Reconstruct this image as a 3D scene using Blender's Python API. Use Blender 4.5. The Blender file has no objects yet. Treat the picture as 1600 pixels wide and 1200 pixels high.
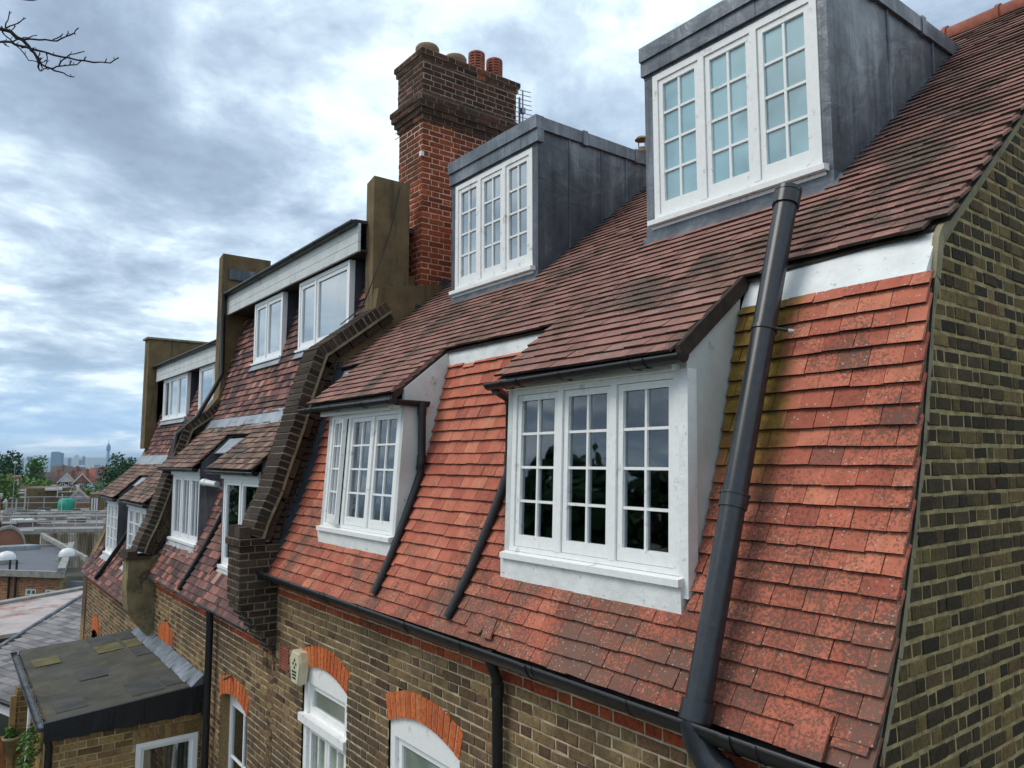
import bpy, math, random
from mathutils import Vector, Matrix
random.seed(7)
R = random.random
def U(a, b): return a + (b - a) * random.random()

# ------------------------------------------------------------------ camera
scene = bpy.context.scene
FPX = 1183.0
PITCH = math.radians(5.792); YAW = math.radians(90 - 37.397)
cd = bpy.data.cameras.new('camera'); cam = bpy.data.objects.new('camera', cd)
scene.collection.objects.link(cam)
cam.location = (0, 0, 0); cam.rotation_euler = (math.radians(90) + PITCH, 0, YAW)
cd.sensor_fit = 'HORIZONTAL'; cd.sensor_width = 36; cd.lens = FPX / 1600 * 36
cd.clip_start = 0.05; cd.clip_end = 60000
scene.camera = cam
CR = cam.rotation_euler.to_matrix()
def sight(u, v, d):            # survey point: image bearing (u, v) at d metres along the view axis
    return CR @ Vector(((u - 800) / FPX * d, -(v - 600) / FPX * d, -d))

# ------------------------------------------------------------------ world, sun, exposure
SUN_EL, SUN_AZ = 50.0, 205.0      # azimuth measured clockwise from +y
w = bpy.data.worlds.new('World'); scene.world = w; w.use_nodes = True
nt = w.node_tree; nt.nodes.clear()
def nd(nt, t, **k):
    n = nt.nodes.new(t)
    for a, b in k.items(): setattr(n, a, b)
    return n
def setin(n, **k):
    for a, b in k.items():
        n.inputs[a.replace('_', ' ')].default_value = b
out = nd(nt, 'ShaderNodeOutputWorld'); bgd = nd(nt, 'ShaderNodeBackground')
sky = nd(nt, 'ShaderNodeTexSky', sky_type='NISHITA', sun_disc=False)
sky.sun_elevation = math.radians(SUN_EL); sky.sun_rotation = math.radians(SUN_AZ)
L = nt.links.new
tc = nd(nt, 'ShaderNodeTexCoord'); sep = nd(nt, 'ShaderNodeSeparateXYZ'); L(tc.outputs['Generated'], sep.inputs[0])
def M(nt, op, a, b=None, clamp=False):
    n = nd(nt, 'ShaderNodeMath', operation=op); n.use_clamp = clamp
    for i, x in enumerate((a, b)):
        if x is None: continue
        if isinstance(x, (int, float)): n.inputs[i].default_value = x
        else: nt.links.new(x, n.inputs[i])
    return n.outputs[0]
zc = M(nt, 'MAXIMUM', sep.outputs[2], 0.0)
den = M(nt, 'ADD', zc, 0.16)
cx = M(nt, 'DIVIDE', sep.outputs[0], den); cy = M(nt, 'DIVIDE', sep.outputs[1], den)
comb = nd(nt, 'ShaderNodeCombineXYZ'); L(cx, comb.inputs[0]); L(cy, comb.inputs[1])
def noise(nt, vec, sc, det=6, rough=.55, dist=0.0, seed=0.0):
    n = nd(nt, 'ShaderNodeTexNoise', noise_dimensions='4D'); setin(n, Scale=sc, Detail=det, Roughness=rough, Distortion=dist, W=seed)
    nt.links.new(vec, n.inputs['Vector']); return n.outputs['Fac']
def ramp(nt, fac, stops, interp='LINEAR'):
    r = nd(nt, 'ShaderNodeValToRGB'); r.color_ramp.interpolation = interp
    e = r.color_ramp.elements
    while len(e) < len(stops): e.new(0.5)
    for x, (p, c) in zip(e, stops):
        x.position = p; x.color = (*c, 1) if len(c) == 3 else c
    nt.links.new(fac, r.inputs[0]); return r.outputs[0]
def mix(nt, fac, a, b, mode='MIX'):
    n = nd(nt, 'ShaderNodeMix', data_type='RGBA', blend_type=mode)
    for s, x in ((0, fac), (6, a), (7, b)):
        if isinstance(x, (int, float)): n.inputs[s].default_value = x
        elif isinstance(x, tuple): n.inputs[s].default_value = (*x, 1)
        else: nt.links.new(x, n.inputs[s])
    return n.outputs[2]
# two cloud layers: broad masses and ragged billows
n1 = noise(nt, comb.outputs[0], 0.62, 7, .53, .25, 3.1)
n2 = noise(nt, comb.outputs[0], 1.9, 10, .60, .4, 8.0)
n3 = noise(nt, comb.outputs[0], 5.0, 7, .6, .2, 1.0)
bill = M(nt, 'ADD', M(nt, 'MULTIPLY', n1, .42), M(nt, 'ADD', M(nt, 'MULTIPLY', n2, .42), M(nt, 'MULTIPLY', n3, .16)))
cloud = ramp(nt, bill, [(.38, (.19, .24, .32)), (.45, (.28, .36, .46)), (.485, (.38, .47, .58)), (.512, (.49, .60, .69)), (.535, (.66, .76, .82)), (.60, (.86, .91, .93))])
# brighter towards the middle of the view, greyer low on the left
skyc = nd(nt, 'ShaderNodeVectorMath', operation='SCALE'); L(sky.outputs[0], skyc.inputs[0]); skyc.inputs['Scale'].default_value = 0.10
base = mix(nt, .88, skyc.outputs[0], cloud)
lowf = ramp(nt, sep.outputs[2], [(0.0, (1, 1, 1)), (.055, (.75, .75, .75)), (.14, (0, 0, 0))])
band = ramp(nt, n2, [(.42, (.30, .47, .68)), (.52, (.42, .58, .74)), (.60, (.66, .76, .84))])
hor = mix(nt, lowf, base, band)
dirb = nd(nt, 'ShaderNodeVectorMath', operation='DOT_PRODUCT'); L(tc.outputs['Generated'], dirb.inputs[0]); dirb.inputs[1].default_value = (-.62, .62, .48)
gain = ramp(nt, dirb.outputs['Value'], [(.55, (.95, .95, .95)), (.90, (1.0, 1.0, 1.0)), (1.0, (1.10, 1.10, 1.08))])
fin = mix(nt, 1.0, hor, gain, 'MULTIPLY')
L(fin, bgd.inputs[0]); bgd.inputs[1].default_value = 1.0
L(bgd.outputs[0], out.inputs[0])
sd = bpy.data.lights.new('sun', 'SUN'); so = bpy.data.objects.new('sun', sd); scene.collection.objects.link(so)
sd.energy = 1.15; sd.angle = math.radians(28); sd.color = (1, .94, .85)
a_, e_ = math.radians(SUN_AZ), math.radians(SUN_EL)
sdir = Vector((math.sin(a_) * math.cos(e_), math.cos(a_) * math.cos(e_), math.sin(e_)))
so.rotation_euler = sdir.to_track_quat('Z', 'Y').to_euler(); so.location = sdir * 50
scene.view_settings.view_transform = 'Standard'; scene.view_settings.look = 'None'
scene.view_settings.exposure = 0.60; scene.view_settings.gamma = 1
scene.render.engine = 'CYCLES'

# ------------------------------------------------------------------ materials
MATS = {}
class Mat:
    def __init__(s, name):
        s.m = bpy.data.materials.new(name); s.m.use_nodes = True; s.nt = s.m.node_tree
        s.b = s.nt.nodes['Principled BSDF']; s.geo = nd(s.nt, 'ShaderNodeNewGeometry')
        s.pos = s.geo.outputs['Position']; s.isl = s.geo.outputs['Random Per Island']
        MATS[name] = s.m
    def noise(s, sc, det=4, rough=.55, dist=0, seed=0, vec=None): return noise(s.nt, vec or s.pos, sc, det, rough, dist, seed)
    def ramp(s, f, st, i='LINEAR'): return ramp(s.nt, f, st, i)
    def mix(s, f, a, b, mode='MIX'): return mix(s.nt, f, a, b, mode)
    def scale(s, v):
        n = nd(s.nt, 'ShaderNodeMapping'); n.inputs['Scale'].default_value = v; s.nt.links.new(s.pos, n.inputs[0]); return n.outputs[0]
    def math(s, op, a, b=None, c=False): return M(s.nt, op, a, b, c)
    def xyz(s):
        n = nd(s.nt, 'ShaderNodeSeparateXYZ'); s.nt.links.new(s.pos, n.inputs[0]); return n.outputs
    def fin(s, col, rough=.8, bump=None, bd=.01, bs=.5, spec=.4, metal=0.0):
        for k, x in (('Base Color', col), ('Roughness', rough), ('Metallic', metal)):
            if isinstance(x, tuple): s.b.inputs[k].default_value = (*x, 1)
            elif isinstance(x, (int, float)): s.b.inputs[k].default_value = x
            else: s.nt.links.new(x, s.b.inputs[k])
        s.b.inputs['Specular IOR Level'].default_value = spec
        if bump is not None:
            bn = nd(s.nt, 'ShaderNodeBump'); bn.inputs['Distance'].default_value = bd; bn.inputs['Strength'].default_value = bs
            s.nt.links.new(bump, bn.inputs['Height']); s.nt.links.new(bn.outputs[0], s.b.inputs['Normal'])
        return s.m

def tile_mat(name, cols, lich, lichcol=(.075, .062, .045), low=None, speck=.0, moss=None, mossgen=0.0):
    m = Mat(name)
    c = m.ramp(m.isl, cols)
    v = m.noise(9, 3, .6, seed=2)
    c = m.mix(.55, c, m.ramp(v, [(.3, (.62, .60, .60)), (.7, (1.28, 1.22, 1.18))]), 'MULTIPLY')
    big = m.noise(1.3, 4, .6, .4, seed=5); fine = m.noise(62, 6, .8, seed=1)
    x = m.xyz()
    thr = m.math('ADD', m.math('MULTIPLY', m.math('SUBTRACT', big, .5), 2.5), .5)
    if low:   # wear gathers in the lower courses and towards the near verge
        z0, z1, g = low
        gz = nd(m.nt, 'ShaderNodeMapRange'); gz.inputs['From Min'].default_value = z0; gz.inputs['From Max'].default_value = z1
        gz.inputs['To Min'].default_value = g; gz.inputs['To Max'].default_value = 0; m.nt.links.new(x[2], gz.inputs[0])
        gx = nd(m.nt, 'ShaderNodeMapRange'); gx.inputs['From Min'].default_value = -5.5; gx.inputs['From Max'].default_value = -2.2
        gx.inputs['To Min'].default_value = 0; gx.inputs['To Max'].default_value = .13; m.nt.links.new(x[0], gx.inputs[0])
        thr = m.math('ADD', m.math('ADD', big, gz.outputs[0]), gx.outputs[0])
    f = m.math('ADD', m.math('MULTIPLY', thr, .42), m.math('MULTIPLY', fine, .58))
    lf = m.ramp(f, [(.525 - lich, (0, 0, 0)), (.56 - lich, (1, 1, 1))])
    c = m.mix(m.math('MULTIPLY', lf, .78), c, lichcol)
    vo = nd(m.nt, 'ShaderNodeTexVoronoi'); setin(vo, Scale=42.0, Randomness=1.0); m.nt.links.new(m.pos, vo.inputs[0])
    sp = m.math('MULTIPLY', m.math('LESS_THAN', vo.outputs['Distance'], .20), m.math('GREATER_THAN', m.noise(2.6, 3, .6, seed=9), .56 - speck))
    spot = nd(m.nt, 'ShaderNodeSeparateColor'); m.nt.links.new(vo.outputs['Color'], spot.inputs[0])
    sp = m.math('MULTIPLY', sp, m.math('GREATER_THAN', spot.outputs[0], .45))
    c = m.mix(m.math('MULTIPLY', sp, .75), c, (.42, .42, .36))
    if moss:
        x0, x1, z0, z1 = moss
        wob = m.math('MULTIPLY', m.math('SUBTRACT', m.noise(3.5, 4, .6, seed=4), .5), .5)
        d = m.math('SUBTRACT', 1.0, m.math('DIVIDE', m.math('ABSOLUTE', m.math('SUBTRACT', m.math('ADD', x[0], wob), (x0 + x1) / 2)), (x1 - x0) / 2), True)
        h = m.math('MULTIPLY', m.math('SUBTRACT', m.math('ADD', x[2], wob), z0), 2.5, True)
        mf = m.math('MULTIPLY', m.math('MULTIPLY', d, 4.0, True), h)
        c = m.mix(m.math('MULTIPLY', mf, .85), c, m.ramp(m.noise(14, 5, .7, seed=3), [(.3, (.075, .050, .010)), (.5, (.17, .125, .014)), (.68, (.32, .235, .03))]))
    if mossgen:
        mf = m.ramp(m.noise(1.1, 5, .65, .3, seed=12), [(.56 - mossgen, (0, 0, 0)), (.68 - mossgen, (1, 1, 1))])
        c = m.mix(m.math('MULTIPLY', mf, .6), c, (.05, .045, .022))
    return m.fin(c, .82, m.math('ADD', fine, m.math('MULTIPLY', lf, .6)), .004, .6, .3)

tile_mat('tile_red', [(0, (.34, .095, .062)), (.25, (.46, .135, .082)), (.5, (.52, .17, .105)), (.75, (.43, .12, .075)), (.95, (.58, .21, .125)), (1, (.24, .085, .062))],
         -.062, (.095, .083, .066), (-1.25, .0, .22), .09, (-2.97, -2.23, -.22, 1.0))
tile_mat('tile_roof', [(0, (.225, .115, .092)), (.3, (.28, .140, .112)), (.6, (.335, .170, .135)), (.85, (.25, .125, .100)), (1, (.31, .185, .155))], -.04, (.07, .06, .045), None, .02, mossgen=.045)
tile_mat('tile_plum', [(0, (.060, .038, .038)), (.3, (.105, .058, .054)), (.55, (.17, .082, .070)), (.8, (.27, .135, .11)), (.94, (.38, .14, .09)), (1, (.44, .26, .21))], -.05, (.06, .05, .045))
tile_mat('tile_brown', [(0, (.10, .062, .050)), (.4, (.18, .11, .085)), (.75, (.25, .155, .12)), (1, (.33, .21, .15))], -.03, (.07, .06, .045), None, .02)

def brick_mat(name, cols, sootcol=None, soot=.0, mossy=None, zsoot=None):
    m = Mat(name); c = m.ramp(m.isl, cols)
    v = m.noise(34, 7, .82, seed=2)
    c = m.mix(.85, c, m.ramp(v, [(.36, (.42, .42, .42)), (.5, (.95, .95, .93)), (.66, (1.6, 1.55, 1.45))]), 'MULTIPLY')
    if sootcol:
        f = m.noise(.9, 4, .6, seed=6)
        if zsoot:
            g = nd(m.nt, 'ShaderNodeMapRange'); g.inputs['From Min'].default_value = zsoot[0]; g.inputs['From Max'].default_value = zsoot[1]
            g.inputs['To Min'].default_value = 0; g.inputs['To Max'].default_value = zsoot[2]; m.nt.links.new(m.xyz()[2], g.inputs[0])
            f = m.math('ADD', f, g.outputs[0])
        f2 = m.math('ADD', f, m.math('MULTIPLY', m.math('SUBTRACT', m.isl, .5), .16))
        c = m.mix(m.math('MULTIPLY', m.ramp(f2, [(.55 - soot, (0, 0, 0)), (.66 - soot, (1, 1, 1))]), .82), c, sootcol)
    return m.fin(c, .88, m.noise(70, 5, .75), .006, .8, .25)
brick_mat('brick_gable', [(0, (.032, .023, .013)), (.40, (.060, .043, .021)), (.62, (.105, .073, .031)), (.80, (.165, .115, .045)), (.93, (.22, .155, .062)), (1, (.11, .055, .028))], (.036, .028, .016), .015)
brick_mat('brick_stock', [(0, (.075, .048, .032)), (.2, (.15, .092, .050)), (.45, (.22, .145, .072)), (.65, (.28, .195, .095)), (.8, (.16, .085, .055)), (.92, (.34, .245, .12)), (1, (.10, .055, .05))], (.080, .058, .038), .045)
brick_mat('brick_red', [(0, (.26, .050, .022)), (.4, (.38, .080, .030)), (.75, (.30, .058, .026)), (1, (.50, .13, .045))], (.050, .026, .018), -.02)
brick_mat('brick_chimney', [(0, (.15, .038, .020)), (.35, (.34, .072, .028)), (.7, (.25, .052, .024)), (.92, (.42, .10, .035)), (1, (.11, .035, .022))], (.060, .030, .021), -.055, zsoot=(3.4, 4.7, .22))
brick_mat('brick_sooty', [(0, (.040, .022, .016)), (.5, (.066, .034, .024)), (.8, (.095, .046, .030)), (.95, (.13, .05, .03)), (1, (.45, .10, .03))])
brick_mat('brick_coping', [(0, (.030, .020, .014)), (.5, (.050, .034, .024)), (1, (.085, .060, .042))], (.03, .025, .02), -.02)
brick_mat('brick_yellow', [(0, (.13, .085, .035)), (.4, (.25, .165, .065)), (.8, (.33, .22, .09)), (1, (.19, .10, .055))])
brick_mat('brick_arch', [(0, (.46, .105, .035)), (.5, (.56, .14, .045)), (1, (.62, .18, .06))])
brick_mat('brick_orange', [(0, (.20, .085, .045)), (.5, (.30, .14, .07)), (1, (.38, .19, .10))])
def simple(name, col, rough=.8, sc=8, var=.35, bsc=40, bd=.004, bs=.5, spec=.4, metal=0, stain=None, sthr=.55, ssc=3, streak=False):
    m = Mat(name); lo = tuple(x * (1 - var) for x in col); hi = tuple(min(1, x * (1 + var)) for x in col)
    c = m.ramp(m.noise(sc, 5, .6), [(.3, lo), (.7, hi)])
    if stain:
        vec = m.scale((ssc, ssc, ssc * (.12 if streak else 1)))
        f = m.noise(1.0, 6, .68, seed=7, vec=vec)
        c = m.mix(m.ramp(f, [(sthr, (0, 0, 0)), (sthr + .1, (1, 1, 1))]), c, stain)
    return m.fin(c, rough, m.noise(bsc, 4, .6), bd, bs, spec, metal)
simple('mortar_gable', (.31, .240, .115), .95, 14, .5, 60, .004, .8)
simple('mortar_stock', (.46, .38, .25), .95, 9, .45, 60, .004, .8)
simple('mortar_dark', (.19, .155, .12), .95, 6, .4, 60, .004, .8)
simple('mortar_sooty', (.36, .26, .20), .95, 6, .4, 60, .004, .8)
simple('mortar_chimney', (.62, .42, .30), .95, 4, .4, 60, .004, .8)
simple('paint_white', (.85, .85, .83), .45, 20, .05, 30, .002, .4, .5, stain=(.52, .50, .45), sthr=.585, ssc=9)
simple('paint_clean', (.86, .87, .87), .35, 20, .03, 30, .001, .2, .5)
simple('render_white', (.80, .81, .79), .75, 6, .12, 16, .010, .7, .35, stain=(.26, .27, .25), sthr=.60, ssc=26)
simple('render_grey', (.60, .62, .60), .8, 3, .16, 7, .014, .6, .35, stain=(.26, .26, .24), sthr=.60, ssc=5)
simple('apron_grey', (.42, .44, .45), .7, 5, .25, 20, .01, .6, stain=(.2, .19, .16), sthr=.55, ssc=5)
simple('board_white', (.60, .62, .61), .55, 5, .12, 30, .002, .4, stain=(.30, .29, .26), sthr=.60, ssc=6)
simple('stucco', (.165, .118, .062), .93, 4, .28, 35, .010, .9, .25, stain=(.075, .058, .036), sthr=.53, ssc=5, streak=True)
simple('stucco_pale', (.22, .175, .095), .93, 3.5, .45, 35, .01, .8, .25, stain=(.07, .055, .035), sthr=.54, ssc=3)
simple('cement', (.25, .22, .14), .93, 6, .4, 40, .008, .8, .25)
simple('black_plastic', (.022, .026, .031), .30, 20, .3, 30, .001, .2, .5, stain=(.060, .058, .050), sthr=.61, ssc=22)
simple('black_iron', (.012, .012, .013), .38, 20, .3, 50, .002, .4, .5)
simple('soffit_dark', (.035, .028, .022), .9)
simple('tile_tail', (.045, .030, .024), .95, 12, .5)  # dirty tail edges, with the shadow line between courses also put into the colour
simple('terracotta', (.30, .095, .06), .8, 12, .3, 30, .003, .5)
simple('pot_buff', (.22, .155, .095), .85, 8, .3, 30, .003, .5)
simple('pot_dark', (.012, .01, .01), .95)
simple('grey_metal', (.30, .31, .33), .4, 8, .2, 30, .001, .3, .5, .6)
simple('felt', (.078, .075, .062), .92, 2.0, .4, 90, .004, .8, .3, stain=(.115, .102, .045), sthr=.55, ssc=2.4)
simple('felt_patch', (.066, .067, .064), .9, 3, .35, 90, .004, .8, .3)
simple('felt_olive', (.125, .112, .050), .9, 4, .4, 90, .004, .8, .3)
simple('felt_black', (.010, .011, .014), .5, 5, .4, 14, .01, .9, .4)
simple('flat_grey', (.12, .13, .15), .8, 1, .15, 20, .01, .2)
simple('flat_pale', (.24, .235, .22), .85, .3, .35, 20, .01, .2, stain=(.10, .10, .09), sthr=.55, ssc=.35)
simple('coping_stone', (.27, .26, .24), .8, 2, .35, 20, .01, .3)
simple('pink_metal', (.40, .34, .32), .6, 1.5, .25, 20, .01, .2, stain=(.30, .13, .10), sthr=.52, ssc=.8)
simple('cedar', (.32, .125, .038), .7, 9, .4, 30, .003, .5)
simple('timber_grey', (.30, .27, .22), .85, 6, .35, 30, .003, .5)
simple('oak_post', (.30, .19, .08), .85, 6, .35, 30, .003, .5)
simple('bark', (.018, .014, .014), .9)
simple('trunk', (.06, .045, .03), .95)
simple('tarp_green', (.02, .30, .20), .5, 1.2, .35, 3, .05, .8)
simple('galvanised', (.42, .43, .44), .45, 4, .15)
simple('dome_white', (.72, .73, .73), .3, 4, .08)
simple('plastic_cream', (.62, .57, .40), .5, 20, .05)
simple('ink', (.03, .05, .05), .6)
simple('curtain', (.42, .40, .34), .9, 12, .15)
simple('curtain_dim', (.13, .13, .12), .9, 25, .5)
simple('blind_cream', (.46, .44, .33), .85, 20, .1)
simple('blind_green', (.36, .42, .35), .6, 3, .1)
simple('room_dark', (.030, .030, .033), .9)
simple('room_panel', (.40, .44, .45), .6)
simple('room_blue', (.03, .06, .09), .9)
simple('far_brick', (.26, .12, .075), .9, .3, .3)
simple('far_tile', (.28, .10, .07), .9, .3, .35)
simple('far_slate', (.11, .085, .08), .9, .3, .3)
simple('far_white', (.60, .60, .58), .8)
simple('far_window', (.08, .10, .12), .3)
simple('tower_glass', (.10, .20, .28), .4, .02, .25)
simple('tower_pale', (.42, .45, .48), .7, .02, .2)
simple('tower_blue', (.10, .17, .30), .6, .02, .2)
def grid_mat(name, a, b, sx, sz, fill=.6, rough=.5):          # storeys and bays of a distant tower
    m = Mat(name); x = m.xyz()
    hx = m.math('FRACT', m.math('DIVIDE', m.math('ADD', x[0], x[1]), sx)); hz = m.math('FRACT', m.math('DIVIDE', x[2], sz))
    f = m.math('MULTIPLY', m.math('LESS_THAN', hx, fill), m.math('LESS_THAN', hz, fill))
    return m.fin(m.mix(f, a, b), rough)
grid_mat('storeys_blue', (.16, .30, .40), (.03, .10, .18), 5.0, 3.6)
grid_mat('storeys_pale', (.78, .80, .80), (.35, .42, .48), 6.0, 3.6)
grid_mat('storeys_brick', (.30, .17, .12), (.14, .13, .13), 6.0, 3.2)
# cladding with vertical stained sheets
m = Mat('cladding'); c = m.ramp(m.noise(1, 5, .65, seed=2, vec=m.scale((1.3, 1.3, .14))), [(.35, (.13, .09, .055)), (.5, (.36, .31, .24)), (.6, (.52, .50, .45)), (.72, (.30, .20, .10))]); m.fin(c, .8)
# lead: cold grey with streaks, soft sheen
def lead(name, a, b, c3, seed=0, rough=.42):
    m = Mat(name)
    f = m.noise(1.0, 6, .62, .5, seed=seed, vec=m.scale((2.2, 2.2, 1.3)))
    g = m.noise(1.0, 5, .7, .2, seed=seed + 3, vec=m.scale((14, 14, .8)))
    c = m.ramp(m.math('ADD', m.math('MULTIPLY', f, .65), m.math('MULTIPLY', g, .35)), [(.36, a), (.5, b), (.66, c3)])
    return m.fin(c, m.ramp(f, [(.3, (rough + .12,) * 3), (.7, (rough - .08,) * 3)]), m.math('ADD', m.noise(5, 3, .5, .6, seed=4), m.math('MULTIPLY', m.noise(60, 3), .08)), .03, .55, .55, .25)
lead('lead', (.040, .048, .060), (.095, .108, .126), (.25, .275, .30))
lead('lead_dark', (.026, .031, .040), (.052, .060, .074), (.10, .112, .13), 5)
lead('lead_edge', (.055, .068, .085), (.13, .148, .172), (.30, .325, .35), 9)
lead('lead_pale', (.19, .21, .23), (.27, .30, .33), (.42, .44, .46), 2, .5)
# slates
m = Mat('slate'); c = m.ramp(m.isl, [(0, (.10, .095, .10)), (.5, (.17, .16, .165)), (1, (.26, .245, .24))]); c = m.mix(.5, c, m.ramp(m.noise(6, 4), [(.3, (.7, .7, .7)), (.7, (1.3, 1.25, 1.2))]), 'MULTIPLY'); m.fin(c, .6, m.noise(30), .004, .5)
# glass
def glass(name, tint, refl=.5, rough=.02, body=None, trans=True):
    m = Mat(name); nt_ = m.nt; nt_.nodes.remove(m.b)
    o = nt_.nodes['Material Output']; fr = nd(nt_, 'ShaderNodeFresnel'); fr.inputs['IOR'].default_value = 1.6
    gl = nd(nt_, 'ShaderNodeBsdfGlossy'); gl.inputs['Roughness'].default_value = rough; gl.inputs['Color'].default_value = (.95, .97, 1, 1)
    bn = nd(nt_, 'ShaderNodeBump'); bn.inputs['Strength'].default_value = .12; bn.inputs['Distance'].default_value = .02
    nt_.links.new(m.noise(2.2, 2, .5), bn.inputs['Height']); nt_.links.new(bn.outputs[0], gl.inputs['Normal'])
    if trans:
        b = nd(nt_, 'ShaderNodeBsdfTransparent'); b.inputs['Color'].default_value = (*tint, 1)
    else:
        b = nd(nt_, 'ShaderNodeBsdfDiffuse')
        nt_.links.new(m.ramp(m.noise(1.6, 3, .5, .6, seed=6), [(.36, tuple(t * .62 for t in tint)), (.5, tint), (.64, tuple(min(1, t * 1.35) for t in tint))]), b.inputs['Color'])
    ms = nd(nt_, 'ShaderNodeMixShader')
    f = M(nt_, 'ADD', M(nt_, 'MULTIPLY', fr.outputs[0], 1.3), refl * .3, True)
    nt_.links.new(f, ms.inputs[0]); nt_.links.new(b.outputs[0], ms.inputs[1]); nt_.links.new(gl.outputs[0], ms.inputs[2])
    nt_.links.new(ms.outputs[0], o.inputs['Surface']); return m.m
glass('glass_clear', (.82, .87, .87), .25)
glass('glass_frosted', (.20, .35, .38), .30, .10, trans=False)
glass('glass_sky', (.10, .15, .18), .75, .05, trans=False)
glass('glass_green', (.30, .36, .30), .35, .06, trans=False)
glass('glass_dark', (.03, .035, .035), .4, .03, trans=False)
# foliage
def leafm(name, a, b, c3):
    m = Mat(name); c = m.ramp(m.isl, [(0, a), (.5, b), (1, c3)])
    c = m.mix(.6, c, m.ramp(m.noise(.35, 3), [(.35, (.6, .62, .6)), (.65, (1.35, 1.35, 1.2))]), 'MULTIPLY'); m.fin(c, .7, spec=.2)
leafm('leaf_dark', (.012, .045, .018), (.022, .075, .026), (.045, .11, .035))
leafm('leaf_mid', (.025, .075, .015), (.05, .13, .025), (.09, .19, .045))
leafm('leaf_light', (.06, .13, .03), (.10, .20, .04), (.17, .26, .08))
m = Mat('ground_mat'); c = m.ramp(m.noise(.02, 6, .7), [(.35, (.035, .055, .025)), (.5, (.07, .085, .045)), (.62, (.14, .12, .10)), (.75, (.08, .10, .06))]); m.fin(c, .95)
m = Mat('hills_mat'); c = m.ramp(m.noise(.0012, 5, .6), [(.35, (.05, .09, .08)), (.65, (.12, .16, .16))]); m.fin(c, .95)
m = Mat('paving'); c = m.ramp(m.noise(1.5, 5), [(.3, (.13, .12, .10)), (.7, (.22, .20, .17))]); m.fin(c, .9)

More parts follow.
